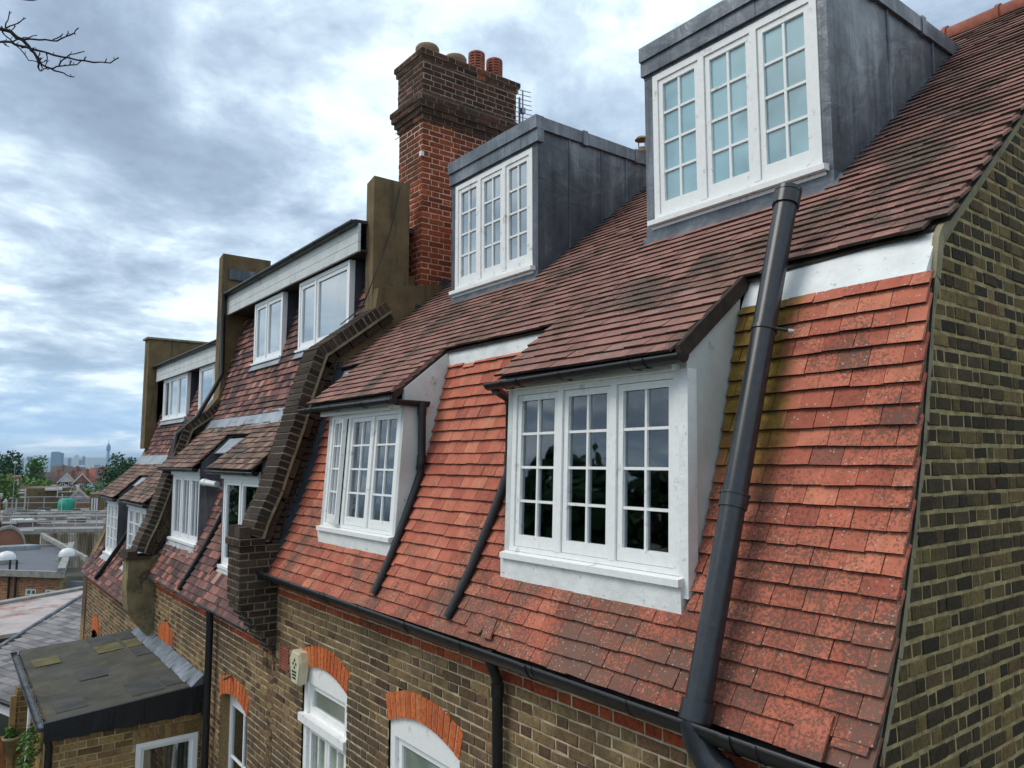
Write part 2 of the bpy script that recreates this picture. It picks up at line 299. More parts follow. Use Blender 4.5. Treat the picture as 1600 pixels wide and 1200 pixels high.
# ------------------------------------------------------------------ mesh helpers
col = scene.collection
class MB:
    def __init__(s, xf=None): s.v = []; s.f = []; s.mi = []; s.xf = xf; s.sm = []
    def add(s, vs, fs, m=0, smooth=False):
        o = len(s.v)
        for p in vs:
            p = Vector(p); s.v.append(s.xf(p) if s.xf else p)
        for f in fs: s.f.append([o + i for i in f]); s.mi.append(m); s.sm.append(smooth)
    def hexa(s, p, m=0, tail=None):   # p: bottom 4 ccw, top 4
        s.add(p, [(0, 3, 2, 1), (4, 5, 6, 7), (0, 1, 5, 4), (1, 2, 6, 5), (2, 3, 7, 6), (3, 0, 4, 7)], m)
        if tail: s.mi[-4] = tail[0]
    def box(s, x0, x1, y0, y1, z0, z1, m=0):
        s.hexa([(x0, y0, z0), (x1, y0, z0), (x1, y1, z0), (x0, y1, z0), (x0, y0, z1), (x1, y0, z1), (x1, y1, z1), (x0, y1, z1)], m)
    def prism_x(s, prof, x0, x1, m=0):   # profile in (y, z), extruded along x
        n = len(prof)
        s.add([(x0, y, z) for y, z in prof] + [(x1, y, z) for y, z in prof],
              [list(range(n - 1, -1, -1)), list(range(n, 2 * n))] + [(i, (i + 1) % n, n + (i + 1) % n, n + i) for i in range(n)], m)
    def prism_y(s, prof, y0, y1, m=0):
        n = len(prof)
        s.add([(x, y0, z) for x, z in prof] + [(x, y1, z) for x, z in prof],
              [list(range(n)), list(range(2 * n - 1, n - 1, -1))] + [(i, n + i, n + (i + 1) % n, (i + 1) % n) for i in range(n)], m)
    def prism_z(s, prof, z0, z1, m=0):
        n = len(prof)
        s.add([(x, y, z0) for x, y in prof] + [(x, y, z1) for x, y in prof],
              [list(range(n - 1, -1, -1)), list(range(n, 2 * n))] + [(i, (i + 1) % n, n + (i + 1) % n, n + i) for i in range(n)], m)
    def tube(s, pts, r, n=12, m=0, cap=True):
        pts = [Vector(p) for p in pts]; rs = r if isinstance(r, (list, tuple)) else [r] * len(pts)
        rings = []; prev = None
        for i, p in enumerate(pts):
            t = (pts[min(i + 1, len(pts) - 1)] - pts[max(i - 1, 0)]).normalized()
            if prev is None:
                a = Vector((0, 0, 1)) if abs(t.z) < .9 else Vector((1, 0, 0)); prev = t.cross(a).normalized()
            else: prev = (prev - t * prev.dot(t)).normalized()
            q = t.cross(prev)
            rings.append([p + (prev * math.cos(2 * math.pi * k / n) + q * math.sin(2 * math.pi * k / n)) * rs[i] for k in range(n)])
        vs = [v for rg in rings for v in rg]; fs = []
        for i in range(len(pts) - 1):
            for k in range(n): fs.append((i * n + k, i * n + (k + 1) % n, (i + 1) * n + (k + 1) % n, (i + 1) * n + k))
        s.add(vs, fs, m, True)
        if cap:
            s.add(rings[0], [list(range(n - 1, -1, -1))], m); s.add(rings[-1], [list(range(n))], m)
    def lathe(s, c, prof, n=20, m=0):     # prof: (radius, z)
        c = Vector(c); vs = []; fs = []
        for r, z in prof:
            for k in range(n): vs.append(c + Vector((r * math.cos(2 * math.pi * k / n), r * math.sin(2 * math.pi * k / n), z)))
        for i in range(len(prof) - 1):
            for k in range(n): fs.append((i * n + k, i * n + (k + 1) % n, (i + 1) * n + (k + 1) % n, (i + 1) * n + k))
        s.add(vs, fs, m, True)
    def trough(s, p0, p1, r, t=.006, n=10, m=0, caps=True):   # half-round gutter, open top, between two points
        p0 = Vector(p0); p1 = Vector(p1); d = (p1 - p0).normalized(); h = d.cross(Vector((0, 0, 1))).normalized(); up = h.cross(d)
        if up.z < 0: up = -up
        vs = []
        for p in (p0, p1):
            for rr in (r, r - t):
                for k in range(n + 1):
                    a = math.pi + math.pi * k / n; vs.append(p + h * math.cos(a) * rr + up * math.sin(a) * rr)
        N = n + 1; fs = []
        for k in range(n):
            fs.append((k, k + 1, 2 * N + k + 1, 2 * N + k)); fs.append((N + k, 3 * N + k, 3 * N + k + 1, N + k + 1))
        fs += [(0, 2 * N, 3 * N, N), (n, N + n, 3 * N + n, 2 * N + n)]
        s.add(vs, fs, m, True)
        for b in ((0, 2 * N) if caps else ()): s.add([vs[b + i] for i in range(N)], [list(range(N))], m)
    def build(s, name, mats, parent=None):
        me = bpy.data.meshes.new(name); off = Vector((0, 0, 0)); p = parent
        while p is not None: off += p.location; p = p.parent
        me.from_pydata([v - off for v in s.v], [], s.f)
        for mt in (mats if isinstance(mats, (list, tuple)) else [mats]): me.materials.append(MATS[mt])
        me.polygons.foreach_set('material_index', s.mi); me.polygons.foreach_set('use_smooth', s.sm)
        me.update(); o = bpy.data.objects.new(name, me); col.objects.link(o); o.parent = parent
        return o
def thing(name, loc, label, cat, group=None):
    o = bpy.data.objects.new(name, None); col.objects.link(o); o.location = loc; o.empty_display_size = .1
    o['label'] = label; o['category'] = cat
    if group: o['group'] = group
    return o
def tag(o, label, cat, group=None, kind=None):
    if label: o['label'] = label
    if cat: o['category'] = cat
    if group: o['group'] = group
    if kind: o['kind'] = kind
    return o
def bx(name, mat, parent, *a, xf=None):
    b = MB(xf); b.box(*a); return b.build(name, mat, parent)
def subtract(iv, a, b):
    o = []
    for x0, x1 in iv:
        if b <= x0 or a >= x1: o.append((x0, x1))
        else:
            if a > x0: o.append((x0, a))
            if b < x1: o.append((b, x1))
    return [q for q in o if q[1] - q[0] > .012]
def interp(x, xs, ys):
    if x <= xs[0]: return ys[0]
    for i in range(1, len(xs)):
        if x <= xs[i]: return ys[i - 1] + (ys[i] - ys[i - 1]) * (x - xs[i - 1]) / (xs[i] - xs[i - 1])
    return ys[-1]

def tiles(mb, prof, ivfn, gauge=.1, tw=.168, thick=.017, stand=.040, ti=0, ui=1, wig=1.0, start=0, sheet=True, edge=True):
    """courses of plain tiles up a (y, z) profile; ivfn(y, z) -> allowed x intervals"""
    S = [0]
    for a, b in zip(prof, prof[1:]): S.append(S[-1] + math.hypot(b[0] - a[0], b[1] - a[1]))
    def P(s):
        i = 0
        while i < len(S) - 2 and s > S[i + 1]: i += 1
        a, b = prof[i], prof[i + 1]; t = (s - S[i]) / (S[i + 1] - S[i])
        return (a[0] + (b[0] - a[0]) * t, a[1] + (b[1] - a[1]) * t)
    n = int(S[-1] / gauge); ph = U(0, tw)
    for k in range(start, n + 1):
        s0 = k * gauge; s1 = min(s0 + gauge * 1.55, S[-1] + .03)
        p0 = P(s0); p1 = P(s1); d = (p1[0] - p0[0], p1[1] - p0[1]); l = math.hypot(*d)
        if l < .03: continue
        d = (d[0] / l, d[1] / l); nn = (-d[1], d[0]) if d[1] > 0 else (0, 1)
        pm = P(min(s0 + gauge * .5, S[-1]))
        iv = ivfn(pm[0], pm[1])
        pe = P(min(s0 + gauge, S[-1]))
        sag0 = U(0, 6)
        for a, b in iv:
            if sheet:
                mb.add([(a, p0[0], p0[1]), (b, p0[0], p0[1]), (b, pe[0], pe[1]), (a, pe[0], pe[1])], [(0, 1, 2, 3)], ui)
            x = math.floor(a / tw) * tw + (tw / 2 if k % 2 else 0) - tw
            while x < b:
                w0 = x + U(.0008, .0032); w1 = x + tw - U(.0008, .0032); x += tw
                c0, c1 = max(w0, a), min(w1, b)
                if c1 - c0 < .03: continue
                j = U(-.003, .003) * wig + .004 * math.sin(c0 * 1.3 + sag0) * wig; tlt = U(-.0025, .0025) * wig; st = stand + U(-.003, .004) * wig
                if R() < .012: j -= U(.01, .03)
                def Q(px, base, along, out): return (px, base[0] + d[0] * along + nn[0] * out, base[1] + d[1] * along + nn[1] * out)
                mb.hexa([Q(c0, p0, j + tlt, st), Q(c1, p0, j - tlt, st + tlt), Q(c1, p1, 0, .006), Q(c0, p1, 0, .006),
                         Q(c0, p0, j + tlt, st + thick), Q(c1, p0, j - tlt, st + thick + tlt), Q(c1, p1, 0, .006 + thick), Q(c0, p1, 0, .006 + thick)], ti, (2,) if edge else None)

def bricks(mb, O, ud, nrm, u0, u1, z0, z1, ivfn=None, course=.075, sl=.215, hl=.103, jt=.011, dep=.007, mi=0, mo=1, matfn=None, zup=(0, 0, 1), bond='flemish', wob=.0016, backing=True, zoff=0, vj=None):
    """real bricks over a mortar face. O origin, ud along, nrm outward, z along zup"""
    O = Vector(O); ud = Vector(ud); nrm = Vector(nrm); zup = Vector(zup)
    vj = vj or jt; k0 = int(math.floor((z0 - zoff) / course))
    k = k0
    while k * course + zoff < z1 - .002:
        za = max(k * course + zoff, z0); zb = min((k + 1) * course + zoff, z1); k += 1
        if zb - za < .012: continue
        zm = (za + zb) / 2
        iv = ivfn(zm, u0, u1) if ivfn else [(u0, u1)]
        for a, b in iv:
            if backing:
                mb.add([O + ud * a + zup * za, O + ud * b + zup * za, O + ud * b + zup * zb, O + ud * a + zup * zb], [(0, 1, 2, 3)], mo)
            u = math.floor(a / (sl + hl + 2 * vj)) * (sl + hl + 2 * vj) - (sl + hl) * (.0 if k % 2 else .5) - U(0, .01)
            q = 0
            while u < b:
                ln = (sl if q % 2 == 0 else hl) if bond == 'flemish' else (sl if bond == 'stretcher' else hl)
                q += 1
                ln += U(-.006, .006)
                w0, w1 = u, u + ln; u += ln + vj
                c0, c1 = max(w0, a + (.0 if a > u0 + .001 else .0)), min(w1, b)
                if c1 - c0 < .02: continue
                h0, h1 = za + jt * .5, zb - jt * .5
                if h1 - h0 < .015: continue
                dd = dep + U(-.003, .003); ch = .0045
                def V(uu, zz, dn): return O + ud * (uu + U(-wob, wob)) + zup * (zz + U(-wob, wob)) + nrm * dn
                vs = [V(c0, h0, 0), V(c1, h0, 0), V(c1, h1, 0), V(c0, h1, 0),
                      V(c0, h0, dd - ch), V(c1, h0, dd - ch), V(c1, h1, dd - ch), V(c0, h1, dd - ch),
                      V(c0 + ch, h0 + ch, dd), V(c1 - ch, h0 + ch, dd), V(c1 - ch, h1 - ch, dd), V(c0 + ch, h1 - ch, dd)]
                mm = matfn(zm, (c0 + c1) / 2) if matfn else mi
                mb.add(vs, [(8, 9, 10, 11), (4, 5, 9, 8), (5, 6, 10, 9), (6, 7, 11, 10), (7, 4, 8, 11), (0, 1, 5, 4), (1, 2, 6, 5), (2, 3, 7, 6), (3, 0, 4, 7)], mm)

def window(parent, x0, x1, z0, z1, y, sashes, cols, rows, gmat, pm='paint_white', fr=.045, mull=.05, sash=.04, bar=.017, bot=.075, lean=0, open_first=0, inside=None, dep=.08, name='window_frame', outset=.0):
    """casement window facing -y; its frame, casements and pane are sub-parts of the given part"""
    xf = (lambda p: Vector((p.x, p.y + lean * (p.z - z0), p.z)))
    f = MB(xf); y1 = y + dep
    f.box(x0, x0 + fr, y, y1, z0, z1); f.box(x1 - fr, x1, y, y1, z0, z1)
    f.box(x0 + fr, x1 - fr, y, y1, z1 - fr, z1); f.box(x0 + fr, x1 - fr, y, y1, z0, z0 + fr * .7)
    ws = sashes if isinstance(sashes, (list, tuple)) else [1] * sashes
    tot = sum(ws); span = (x1 - x0 - 2 * fr - mull * (len(ws) - 1)); X = x0 + fr; sp = []
    for i, q in enumerate(ws):
        wdt = span * q / tot; sp.append((X, X + wdt)); X += wdt
        if i < len(ws) - 1:
            f.box(X, X + mull, y - .004, y1, z0 + fr * .7, z1 - fr); X += mull
    f.build(name, pm, parent)
    g = MB(xf)
    for i, (a, b) in enumerate(sp):
        a += .003; b -= .003; za = z0 + fr * .7 + .003; zb = z1 - fr - .003
        xf2 = xf
        if i == 0 and open_first:
            ang = math.radians(open_first)
            def xf2(p, a=a, ang=ang):
                dx, dy = p.x - a, p.y - (y + .01)
                q = Vector((a + dx * math.cos(ang) + dy * math.sin(ang), y + .01 - dx * math.sin(ang) + dy * math.cos(ang), p.z)); return xf(q)
        c = MB(xf2); ya, yb = y + .012, y + .052
        c.box(a, a + sash, ya, yb, za, zb); c.box(b - sash, b, ya, yb, za, zb)
        c.box(a + sash, b - sash, ya, yb, zb - sash, zb); c.box(a + sash, b - sash, ya, yb, za, za + bot)
        ga, gb, gza, gzb = a + sash, b - sash, za + bot, zb - sash
        for k in range(1, cols):
            xx = ga + (gb - ga) * k / cols; c.box(xx - bar / 2, xx + bar / 2, ya + .006, yb - .004, gza, gzb)
        for k in range(1, rows):
            zz = gza + (gzb - gza) * k / rows; c.box(ga, gb, ya + .007, yb - .005, zz - bar / 2, zz + bar / 2)
        # black hinge knuckles
        c.build('casement', pm, parent)
        gg = g
        if xf2 is not xf: gg = MB(xf2)
        gg.box(ga - .004, gb + .004, y + .034, y + .038, gza - .004, gzb + .004)
        if gg is not g: gg.build('pane', gmat, parent)
    if g.v: g.build('pane', gmat, parent)

def gutter(parent, p0, p1, r=.055, brk=.8, mat='black_iron', name='gutter'):
    g = MB(); g.trough(p0, p1, r); d = (Vector(p1) - Vector(p0)); l = d.length; d.normalize()
    k = .35
    while k < l:   # union collars
        c = Vector(p0) + d * k; g.trough(c - d * .028, c + d * .028, r + .006, .012, caps=False); k += brk * 1.9
    o = g.build(name, mat, parent)
    k = .2
    while k < l:
        b = MB(); c = Vector(p0) + d * k; b.trough(c - d * .009, c + d * .009, r + .004, .008, caps=False)
        b.box(c.x - .009, c.x + .009, c.y + r - .010, c.y + r + .05, c.z - .05, c.z + .004); k += brk
        b.build('gutter_bracket', mat, o)
    return o
def pipe(parent, pts, r, mat='black_iron', collars=(), name='downpipe'):
    b = MB(); b.tube(pts, r, 16)
    o = b.build(name, mat, parent)
    for p, q in collars:
        c = MB(); c.tube([p, q], r * 1.18, 16); c.build('pipe_collar', mat, o)
    return o

# profile of the tile-hung lower slope (y, z) of the near house; others are stepped down
PROF = [(3.0, -1.235), (3.045, -1.149), (3.222, -.793), (3.401, -.337), (3.536, .057), (3.585, .25), (3.753, .87), (3.80, 1.06)]
def yof(z, prof=PROF): return interp(z, [q[1] for q in prof], [q[0] for q in prof])
SL = .793
def zroof(y): return 1.15 + SL * (y - 3.885)
GX = -1.6

# =================================================================== NEAR HOUSE (A)
A = thing('terraced_house', (-5, 5, -8), 'nearest brick house with bright red hanging tiles, two lead box dormers and white casement dormers', 'house', 'stepped terrace of mansard-roofed houses')
LD = [(-4.25, -2.66, -.80, 1.3), (-7.36, -5.83, -.79, 1.3)]       # lower dormers x0,x1,z0,z1
def ivA(y, z):
    iv = [(-8.36, GX + .012)]
    for x0, x1, a, b in LD:
        if a < z < b: iv = subtract(iv, x0 + .02, x1)
    return iv
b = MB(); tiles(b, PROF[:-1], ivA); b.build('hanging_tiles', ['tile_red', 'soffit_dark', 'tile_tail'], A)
# a slipped tile at the foot of the near verge and broken ones by the downpipe
def loose(x, s, w=.165, l=.24, tw=0, out=.05):
    b = MB()
    y0 = 3.0 + .0 ; base = Vector((x, 3.03, -1.21)); d = Vector((0, .44, .9)); n = Vector((0, -.9, .44)); xx = Vector((1, 0, 0))
    d = (d + xx * tw).normalized(); p = base + d * s + n * out
    vs = [p, p + xx * w, p + xx * w + d * l - n * .03, p + d * l - n * .03]
    b.hexa([*vs, *[q + n * .013 for q in vs]]); b.build('slipped_tile', 'tile_red', A)
loose(-1.93, -.045, .155, .19, .0, .088); loose(-1.765, .03, .15, .14, .015, .062)
loose(-4.42, .03, .16, .16, .25, .07); loose(-4.20, .02, .10, .14, -.3, .08)

# upper slope, catslides over the two lower dormers
CAT = [(-4.31, -2.66), (-7.66, -5.84)]
def eave(x): return interp(x, [-8.36, -5.8, -4.4, -2.7, -1.6], [3.78, 3.68, 3.69, 3.79, 3.885])
UD = [(-4.30, -2.62, 4.72, 7.0), (-7.33, -5.72, 4.72, 6.9)]
def ivU(y, z):
    iv = []
    if y < 3.9:
        xs = [-8.36 + i * .02 for i in range(int(6.8 / .02) + 1)]; cur = None
        for x in xs:
            ok = (y > eave(x)) or any(a <= x <= c for a, c in CAT)
            if ok and cur is None: cur = x
            if not ok and cur is not None:
                iv.append((cur, x)); cur = None
        if cur is not None: iv.append((cur, GX + .03))
    else:
        iv = [(-8.36, GX + .03)]
        for a, c, ya, yb in UD:
            if ya < y < yb: iv = subtract(iv, a + .02, c - .02)
        if 4.85 < y < 6.5: iv = subtract(iv, -9.2, -8.33)
    return iv
upp = [(3.15, zroof(3.15)), (7.46, zroof(7.46))]
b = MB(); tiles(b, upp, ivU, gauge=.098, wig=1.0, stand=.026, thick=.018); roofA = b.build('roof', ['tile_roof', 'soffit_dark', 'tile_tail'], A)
b = MB(); b.add([(-8.36, 7.48, 4.0), (GX + .03, 7.48, 4.0), (GX + .03, 11.9, .55), (-8.36, 11.9, .55)], [(3, 2, 1, 0)]); b.build('rear_slope', 'tile_roof', roofA)
b = MB(); x = -8.3
while x < GX:
    b.tube([(x, 7.47, 4.0), (min(x + .43, GX + .05), 7.47, 4.0)], [.105, .11], 14); b.tube([(min(x + .415, GX + .03), 7.47, 4.0), (min(x + .45, GX + .06), 7.47, 4.0)], .124, 14); x += .45
b.build('ridge_tiles', 'terracotta', roofA)
# eaves soffit shadow board under slope edge
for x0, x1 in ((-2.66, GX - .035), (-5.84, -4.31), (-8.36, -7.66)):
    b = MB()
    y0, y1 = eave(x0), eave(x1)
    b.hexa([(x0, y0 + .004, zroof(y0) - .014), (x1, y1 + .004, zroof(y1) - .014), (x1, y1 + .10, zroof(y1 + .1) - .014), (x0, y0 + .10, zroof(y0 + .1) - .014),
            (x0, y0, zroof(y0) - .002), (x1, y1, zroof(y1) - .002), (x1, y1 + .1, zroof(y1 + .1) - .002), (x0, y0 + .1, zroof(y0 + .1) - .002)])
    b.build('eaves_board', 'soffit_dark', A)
# white rendered band beneath the upper eaves
for x0, x1 in ((-2.66, GX - .023), (-5.84, -4.31), (-8.36, -7.62)):
    b = MB()
    n = max(2, int((x1 - x0) / .12))
    for i in range(n):
        a, c = x0 + (x1 - x0) * i / n, x0 + (x1 - x0) * (i + 1) / n
        def zt(x): return min(zroof(eave(x)) - .02 + .05, zroof(3.82 if x > -3 else 3.76) + .03)
        ea, ec = eave(a) + .025, eave(c) + .025; b.hexa([(a, 3.705, .848 + U(-.003, .003)), (c, 3.705, .848), (c, 3.83, .86), (a, 3.83, .86), (a, ea, zroof(ea) - .012), (c, ec, zroof(ec) - .012), (c, ec + .15, zroof(ec) + .02), (a, ea + .15, zroof(ea) + .02)])
    b.build('rendered_band', 'render_white', A)

# lower dormers
def lower_dormer(parent, x0, x1, zs, zt, ysill, ytop, yeave, roofz, prof, ws, cols, rows, gm, cheekmat, pm, fascia, apronmat, lean=0, openf=0, xe0=None, xe1=None, gut=True, rooflip=.06, dep=.9, ap=.20, board='paint_white', sides=(1, 1), bot=.075):
    """one dormer: window, fascia, cheeks, sill, apron and a dark room behind"""
    d = bpy.data.objects.new('dormer', None); col.objects.link(d); d.parent = parent
    d.location = Vector(((x0 + x1) / 2, ysill, zs)) - parent.location
    window(d, x0, x1, zs, zt, ysill, ws, cols, rows, gm, pm=pm, lean=lean, open_first=openf, bot=bot)
    ytp = ysill + lean * (zt - zs)
    # fascia over the window
    f = MB(); f.box(xe0, xe1, yeave + .045, yeave + .085, zt - .005, fascia); f.box(x0, x1, yeave + .085, ytp + .09, zt + .0, zt + .05); f.build('fascia', board, d)
    # sill
    s = MB(); s.hexa([(x0 - .035, ysill - .055, zs - .05), (x1 + .035, ysill - .055, zs - .05), (x1 + .035, ysill + .1, zs - .05), (x0 - .035, ysill + .1, zs - .05),
                      (x0 - .035, ysill - .055, zs - .012), (x1 + .035, ysill - .055, zs - .012), (x1 + .035, ysill + .1, zs + .012), (x0 - .035, ysill + .1, zs + .012)])
    s.build('sill', pm, d)
    # sloping apron down to the tiles
    a = MB(); zb = zs - ap; yb = yof(zb, prof) - .042; n = 14; xa0, xa1 = x0 - .06, x1 + .03
    for i in range(n):
        p, q = xa0 + (xa1 - xa0) * i / n, xa0 + (xa1 - xa0) * (i + 1) / n; w0 = U(-.008, .008)
        a.hexa([(p, yb, zb + w0), (q, yb, zb + w0), (q, yb + .1, zb + w0), (p, yb + .1, zb + w0), (p, ysill - .03, zs - .045), (q, ysill - .03, zs - .045), (q, ysill + .1, zs - .045), (p, ysill + .1, zs - .045)])
    a.build('apron', apronmat, d)
    # cheeks, meeting the tile slope behind
    for side, xx, t in ((0, x0, -.05), (1, x1, .05)):
        if not sides[side]: continue
        c = MB(); zz = [zs - .05 + (zt + .05 - zs) * i / 10 for i in range(11)]
        zpk = roofz(3.8)
        prof2 = [(ysill + lean * (z - zs) - .002, z) for z in zz]
        back = [(yof(min(z, prof[-1][1]), prof) + .03, z) for z in zz]
        top = []
        ya = yeave + .06
        zr = roofz(ytp) - .02
        prof3 = prof2 + [(ytp, zr)] + [(back[-1][0] + .06, roofz(back[-1][0] + .06) - .02)] + back[::-1]
        c.prism_x(prof3, min(xx, xx + t), max(xx, xx + t)); c.build('cheek', cheekmat, d)
    # room
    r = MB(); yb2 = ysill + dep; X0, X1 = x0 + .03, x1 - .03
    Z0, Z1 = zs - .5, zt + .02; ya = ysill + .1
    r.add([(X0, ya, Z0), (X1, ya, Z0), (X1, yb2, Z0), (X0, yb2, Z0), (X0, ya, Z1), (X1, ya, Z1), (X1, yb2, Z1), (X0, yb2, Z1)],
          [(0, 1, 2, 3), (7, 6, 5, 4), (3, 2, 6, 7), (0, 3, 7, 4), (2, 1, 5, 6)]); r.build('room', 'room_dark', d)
    return d
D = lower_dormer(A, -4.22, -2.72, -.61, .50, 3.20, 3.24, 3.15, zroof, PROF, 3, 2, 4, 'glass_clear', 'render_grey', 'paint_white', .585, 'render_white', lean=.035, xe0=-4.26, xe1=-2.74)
# things inside the room behind the glass
b = MB(); b.box(-4.12, -3.72, 3.36, 3.37, -.5, .45); 
for i in range(9): b.tube([(-4.1 + i * .045, 3.355, -.5), (-4.1 + i * .045, 3.355, .45)], .016, 6)
b.build('curtain', 'curtain', D)
b = MB(); b.box(-3.22, -2.78, 3.45, 3.48, -.62, -.28); b.box(-3.22, -2.78, 3.40, 3.5, -.46, -.44); b.tube([(-3.13, 3.40, -.20), (-3.04, 3.40, -.20)], .022, 10); b.build('room_radiator', 'room_panel', D)
b = MB(); b.box(-3.68, -3.50, 3.9, 3.95, -.6, .3); b.build('room_poster', 'room_blue', D)
# white corner board right of the big window, rough rendered
b = MB(); b.hexa([(-2.715, 3.19, -.72), (-2.655, 3.19, -.72), (-2.655, 3.27, -.72), (-2.715, 3.27, -.72), (-2.715, 3.225, .50), (-2.655, 3.225, .50), (-2.655, 3.30, .50), (-2.715, 3.30, .50)]); b.build('corner_board', 'render_white', D)
gutter(A, (-4.36, 3.125, .545), (-2.60, 3.125, .565), .05, .6, name='dormer_gutter')
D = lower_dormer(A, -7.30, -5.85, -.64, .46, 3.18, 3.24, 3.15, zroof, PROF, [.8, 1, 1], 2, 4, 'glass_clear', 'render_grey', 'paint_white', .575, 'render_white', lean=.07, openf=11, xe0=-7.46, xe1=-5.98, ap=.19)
b = MB(); b.box(-7.2, -5.95, 3.55, 3.56, -.6, .45)
for i in range(26): b.tube([(-7.18 + i * .047, 3.53, -.6), (-7.18 + i * .047, 3.53, .45)], .018, 6)
b.build('curtain', 'curtain', D)
gutter(A, (-7.80, 3.125, .545), (-5.74, 3.125, .530), .05, .6, name='dormer_gutter')
# verge undersides of the catslides
for x in (-2.66, -5.84):
    b = MB(); b.hexa([(x - .03, 3.17, zroof(3.17) - .055), (x + .018, 3.17, zroof(3.17) - .055), (x + .015, 3.82, zroof(3.82) - .06), (x - .03, 3.82, zroof(3.82) - .06),
            (x - .012, 3.15, zroof(3.15) + .052), (x + .018, 3.15, zroof(3.15) + .052), (x + .018, 3.78, zroof(3.78) + .050), (x - .012, 3.78, zroof(3.78) + .05)])
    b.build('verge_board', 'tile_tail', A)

# upper lead dormers
def lead_dormer(x0, x1, wx0, wx1, yf, zb, zwin0, zwin1, zt, seams, gm, sash=3):
    d = bpy.data.objects.new('dormer', None); col.objects.link(d); d.parent = A; d.location = Vector(((x0 + x1) / 2, yf, zb)) - A.location
    yback = 3.885 + (zt - 1.15) / SL
    yb = lambda z: 3.885 + (z - 1.15) / SL
    # cheeks
    for xa, xb in ((x1 - .05, x1), (x0, x0 + .05)):
        c = MB(); c.prism_x([(yf + .0, zb - .14), (yf + .0, zt - .03), (yback - .06, zt - .03), (yf + .0, zb - .14)][:3], xa, xb)
        sx = xb if xb == x1 else xa
        for sy in seams:
            zlo = zroof(sy) + .01
            c.tube([(sx, sy, zlo), (sx, sy, zt - .04)], .014, 8); 
        c.build('cheek', 'lead', d)
    # corner posts and head around the window
    f = MB()
    f.box(x0 - .004, wx0, yf - .006, yf + .10, zb - .02, zwin1 + .0); f.box(wx1, x1 + .004, yf - .006, yf + .10, zb - .02, zwin1 + .0)
    f.box(x0 - .004, x1 + .004, yf - .010, yf + .10, zwin1, zwin1 + .03)
    f.build('lead_surround', 'lead', d)
    # parapet fascia in two lapped strips of bays
    f = MB(); H = zt - zwin1 - .03; za = zwin1 + .03; nb = 6
    for i in range(nb):
        p = x0 - .02 + (x1 - x0 + .06) * i / nb; q = x0 - .02 + (x1 - x0 + .06) * (i + 1) / nb
        o1, o2 = U(0, .004), U(0, .004)
        f.box(p, q - .002, yf - .035 - o1, yf + .05, za, za + H * .52); f.box(p + .05 if i else p, q + .05 if i < nb - 1 else q, yf - .055 - o2, yf + .05, za + H * .5, zt + .0)
    f.build('parapet', 'lead_edge', d)
    f = MB(); f.box(x0 - .02, x0 + .02, yf + .05, yback - .02, zt - .13, zt); f.build('capping', 'lead_edge', d)
    f = MB(); f.box(x1 - .02, x1 + .028, yf + .05, yback - .02, zt - .13, zt)
    y = yf + .6
    while y < yback - .3: f.box(x1 + .0, x1 + .036, y, y + .07, zt - .145, zt + .012); y += .8
    f.build('capping', 'lead_edge', d)
    f = MB(); f.box(x0 + .02, x1 - .02, yf + .05, yback + .1, zt - .06, zt - .02); f.build('flat_roof', 'lead_dark', d)
    window(d, wx0, wx1, zwin0, zwin1, yf - .012, sash, 2, 4, gm, fr=.055, mull=.055, sash=.045, bar=.02, bot=.10)
    s = MB(); s.hexa([(wx0 - .03, yf - .075, zwin0 - .055), (wx1 + .045, yf - .075, zwin0 - .055), (wx1 + .045, yf + .08, zwin0 - .055), (wx0 - .03, yf + .08, zwin0 - .055),
                      (wx0 - .03, yf - .075, zwin0 - .015), (wx1 + .045, yf - .075, zwin0 - .015), (wx1 + .045, yf + .08, zwin0 + .005), (wx0 - .03, yf + .08, zwin0 + .005)])
    s.box(wx0 - .02, wx1 + .03, yf - .03, yf + .05, zwin0 - .085, zwin0 - .06); s.build('sill', 'paint_white', d)
    a = MB(); a.hexa([(x0 - .03, yf - .10, zroof(yf - .10) + .035), (x1 + .06, yf - .10, zroof(yf - .10) + .035), (x1 + .06, yf + .05, zroof(yf) + .035), (x0 - .03, yf + .05, zroof(yf) + .035),
                      (x0 - .03, yf - .085, zroof(yf - .1) + .055), (x1 + .06, yf - .085, zroof(yf - .1) + .055), (x1 + .03, yf + .05, zwin0 - .07), (x0 - .01, yf + .05, zwin0 - .07)])
    a.box(x0, x1 + .012, yf - .02, yf + .05, zroof(yf) - .02, zwin0 - .06)
    a.build('apron', 'lead_edge', d)
    for sx, sg in ((x1, 1), (x0, -1)):      # soakers dressed down over the tiles along the cheek
        a = MB(); y = yf
        while y < yback - .1:
            e0, e1 = sorted((sx, sx + sg * U(.03, .06)))
            a.hexa([(e0, y, zroof(y) + .040), (e1, y, zroof(y) + .040), (e1, y + .17, zroof(y + .17) + .040), (e0, y + .17, zroof(y + .17) + .040),
                    (e0, y, zroof(y) + .050), (e1, y, zroof(y) + .048), (e1, y + .17, zroof(y + .17) + .046), (e0, y + .17, zroof(y + .17) + .05)])
            y += .165
        a.build('soaker', 'lead_dark', d)
    r = MB(); r.box(wx0 + .06, wx1 - .06, yf + .35, yf + .36, zwin0, zwin1); r.build('blind', 'curtain', d)
lead_dormer(-4.30, -2.62, -4.21, -2.69, 4.75, 1.84, 2.02, 3.29, 3.575, [5.62, 6.38], 'glass_frosted')
lead_dormer(-7.33, -5.74, -7.25, -5.82, 4.72, 1.81, 1.96, 3.20, 3.50, [5.15, 5.62, 6.0], 'glass_sky')

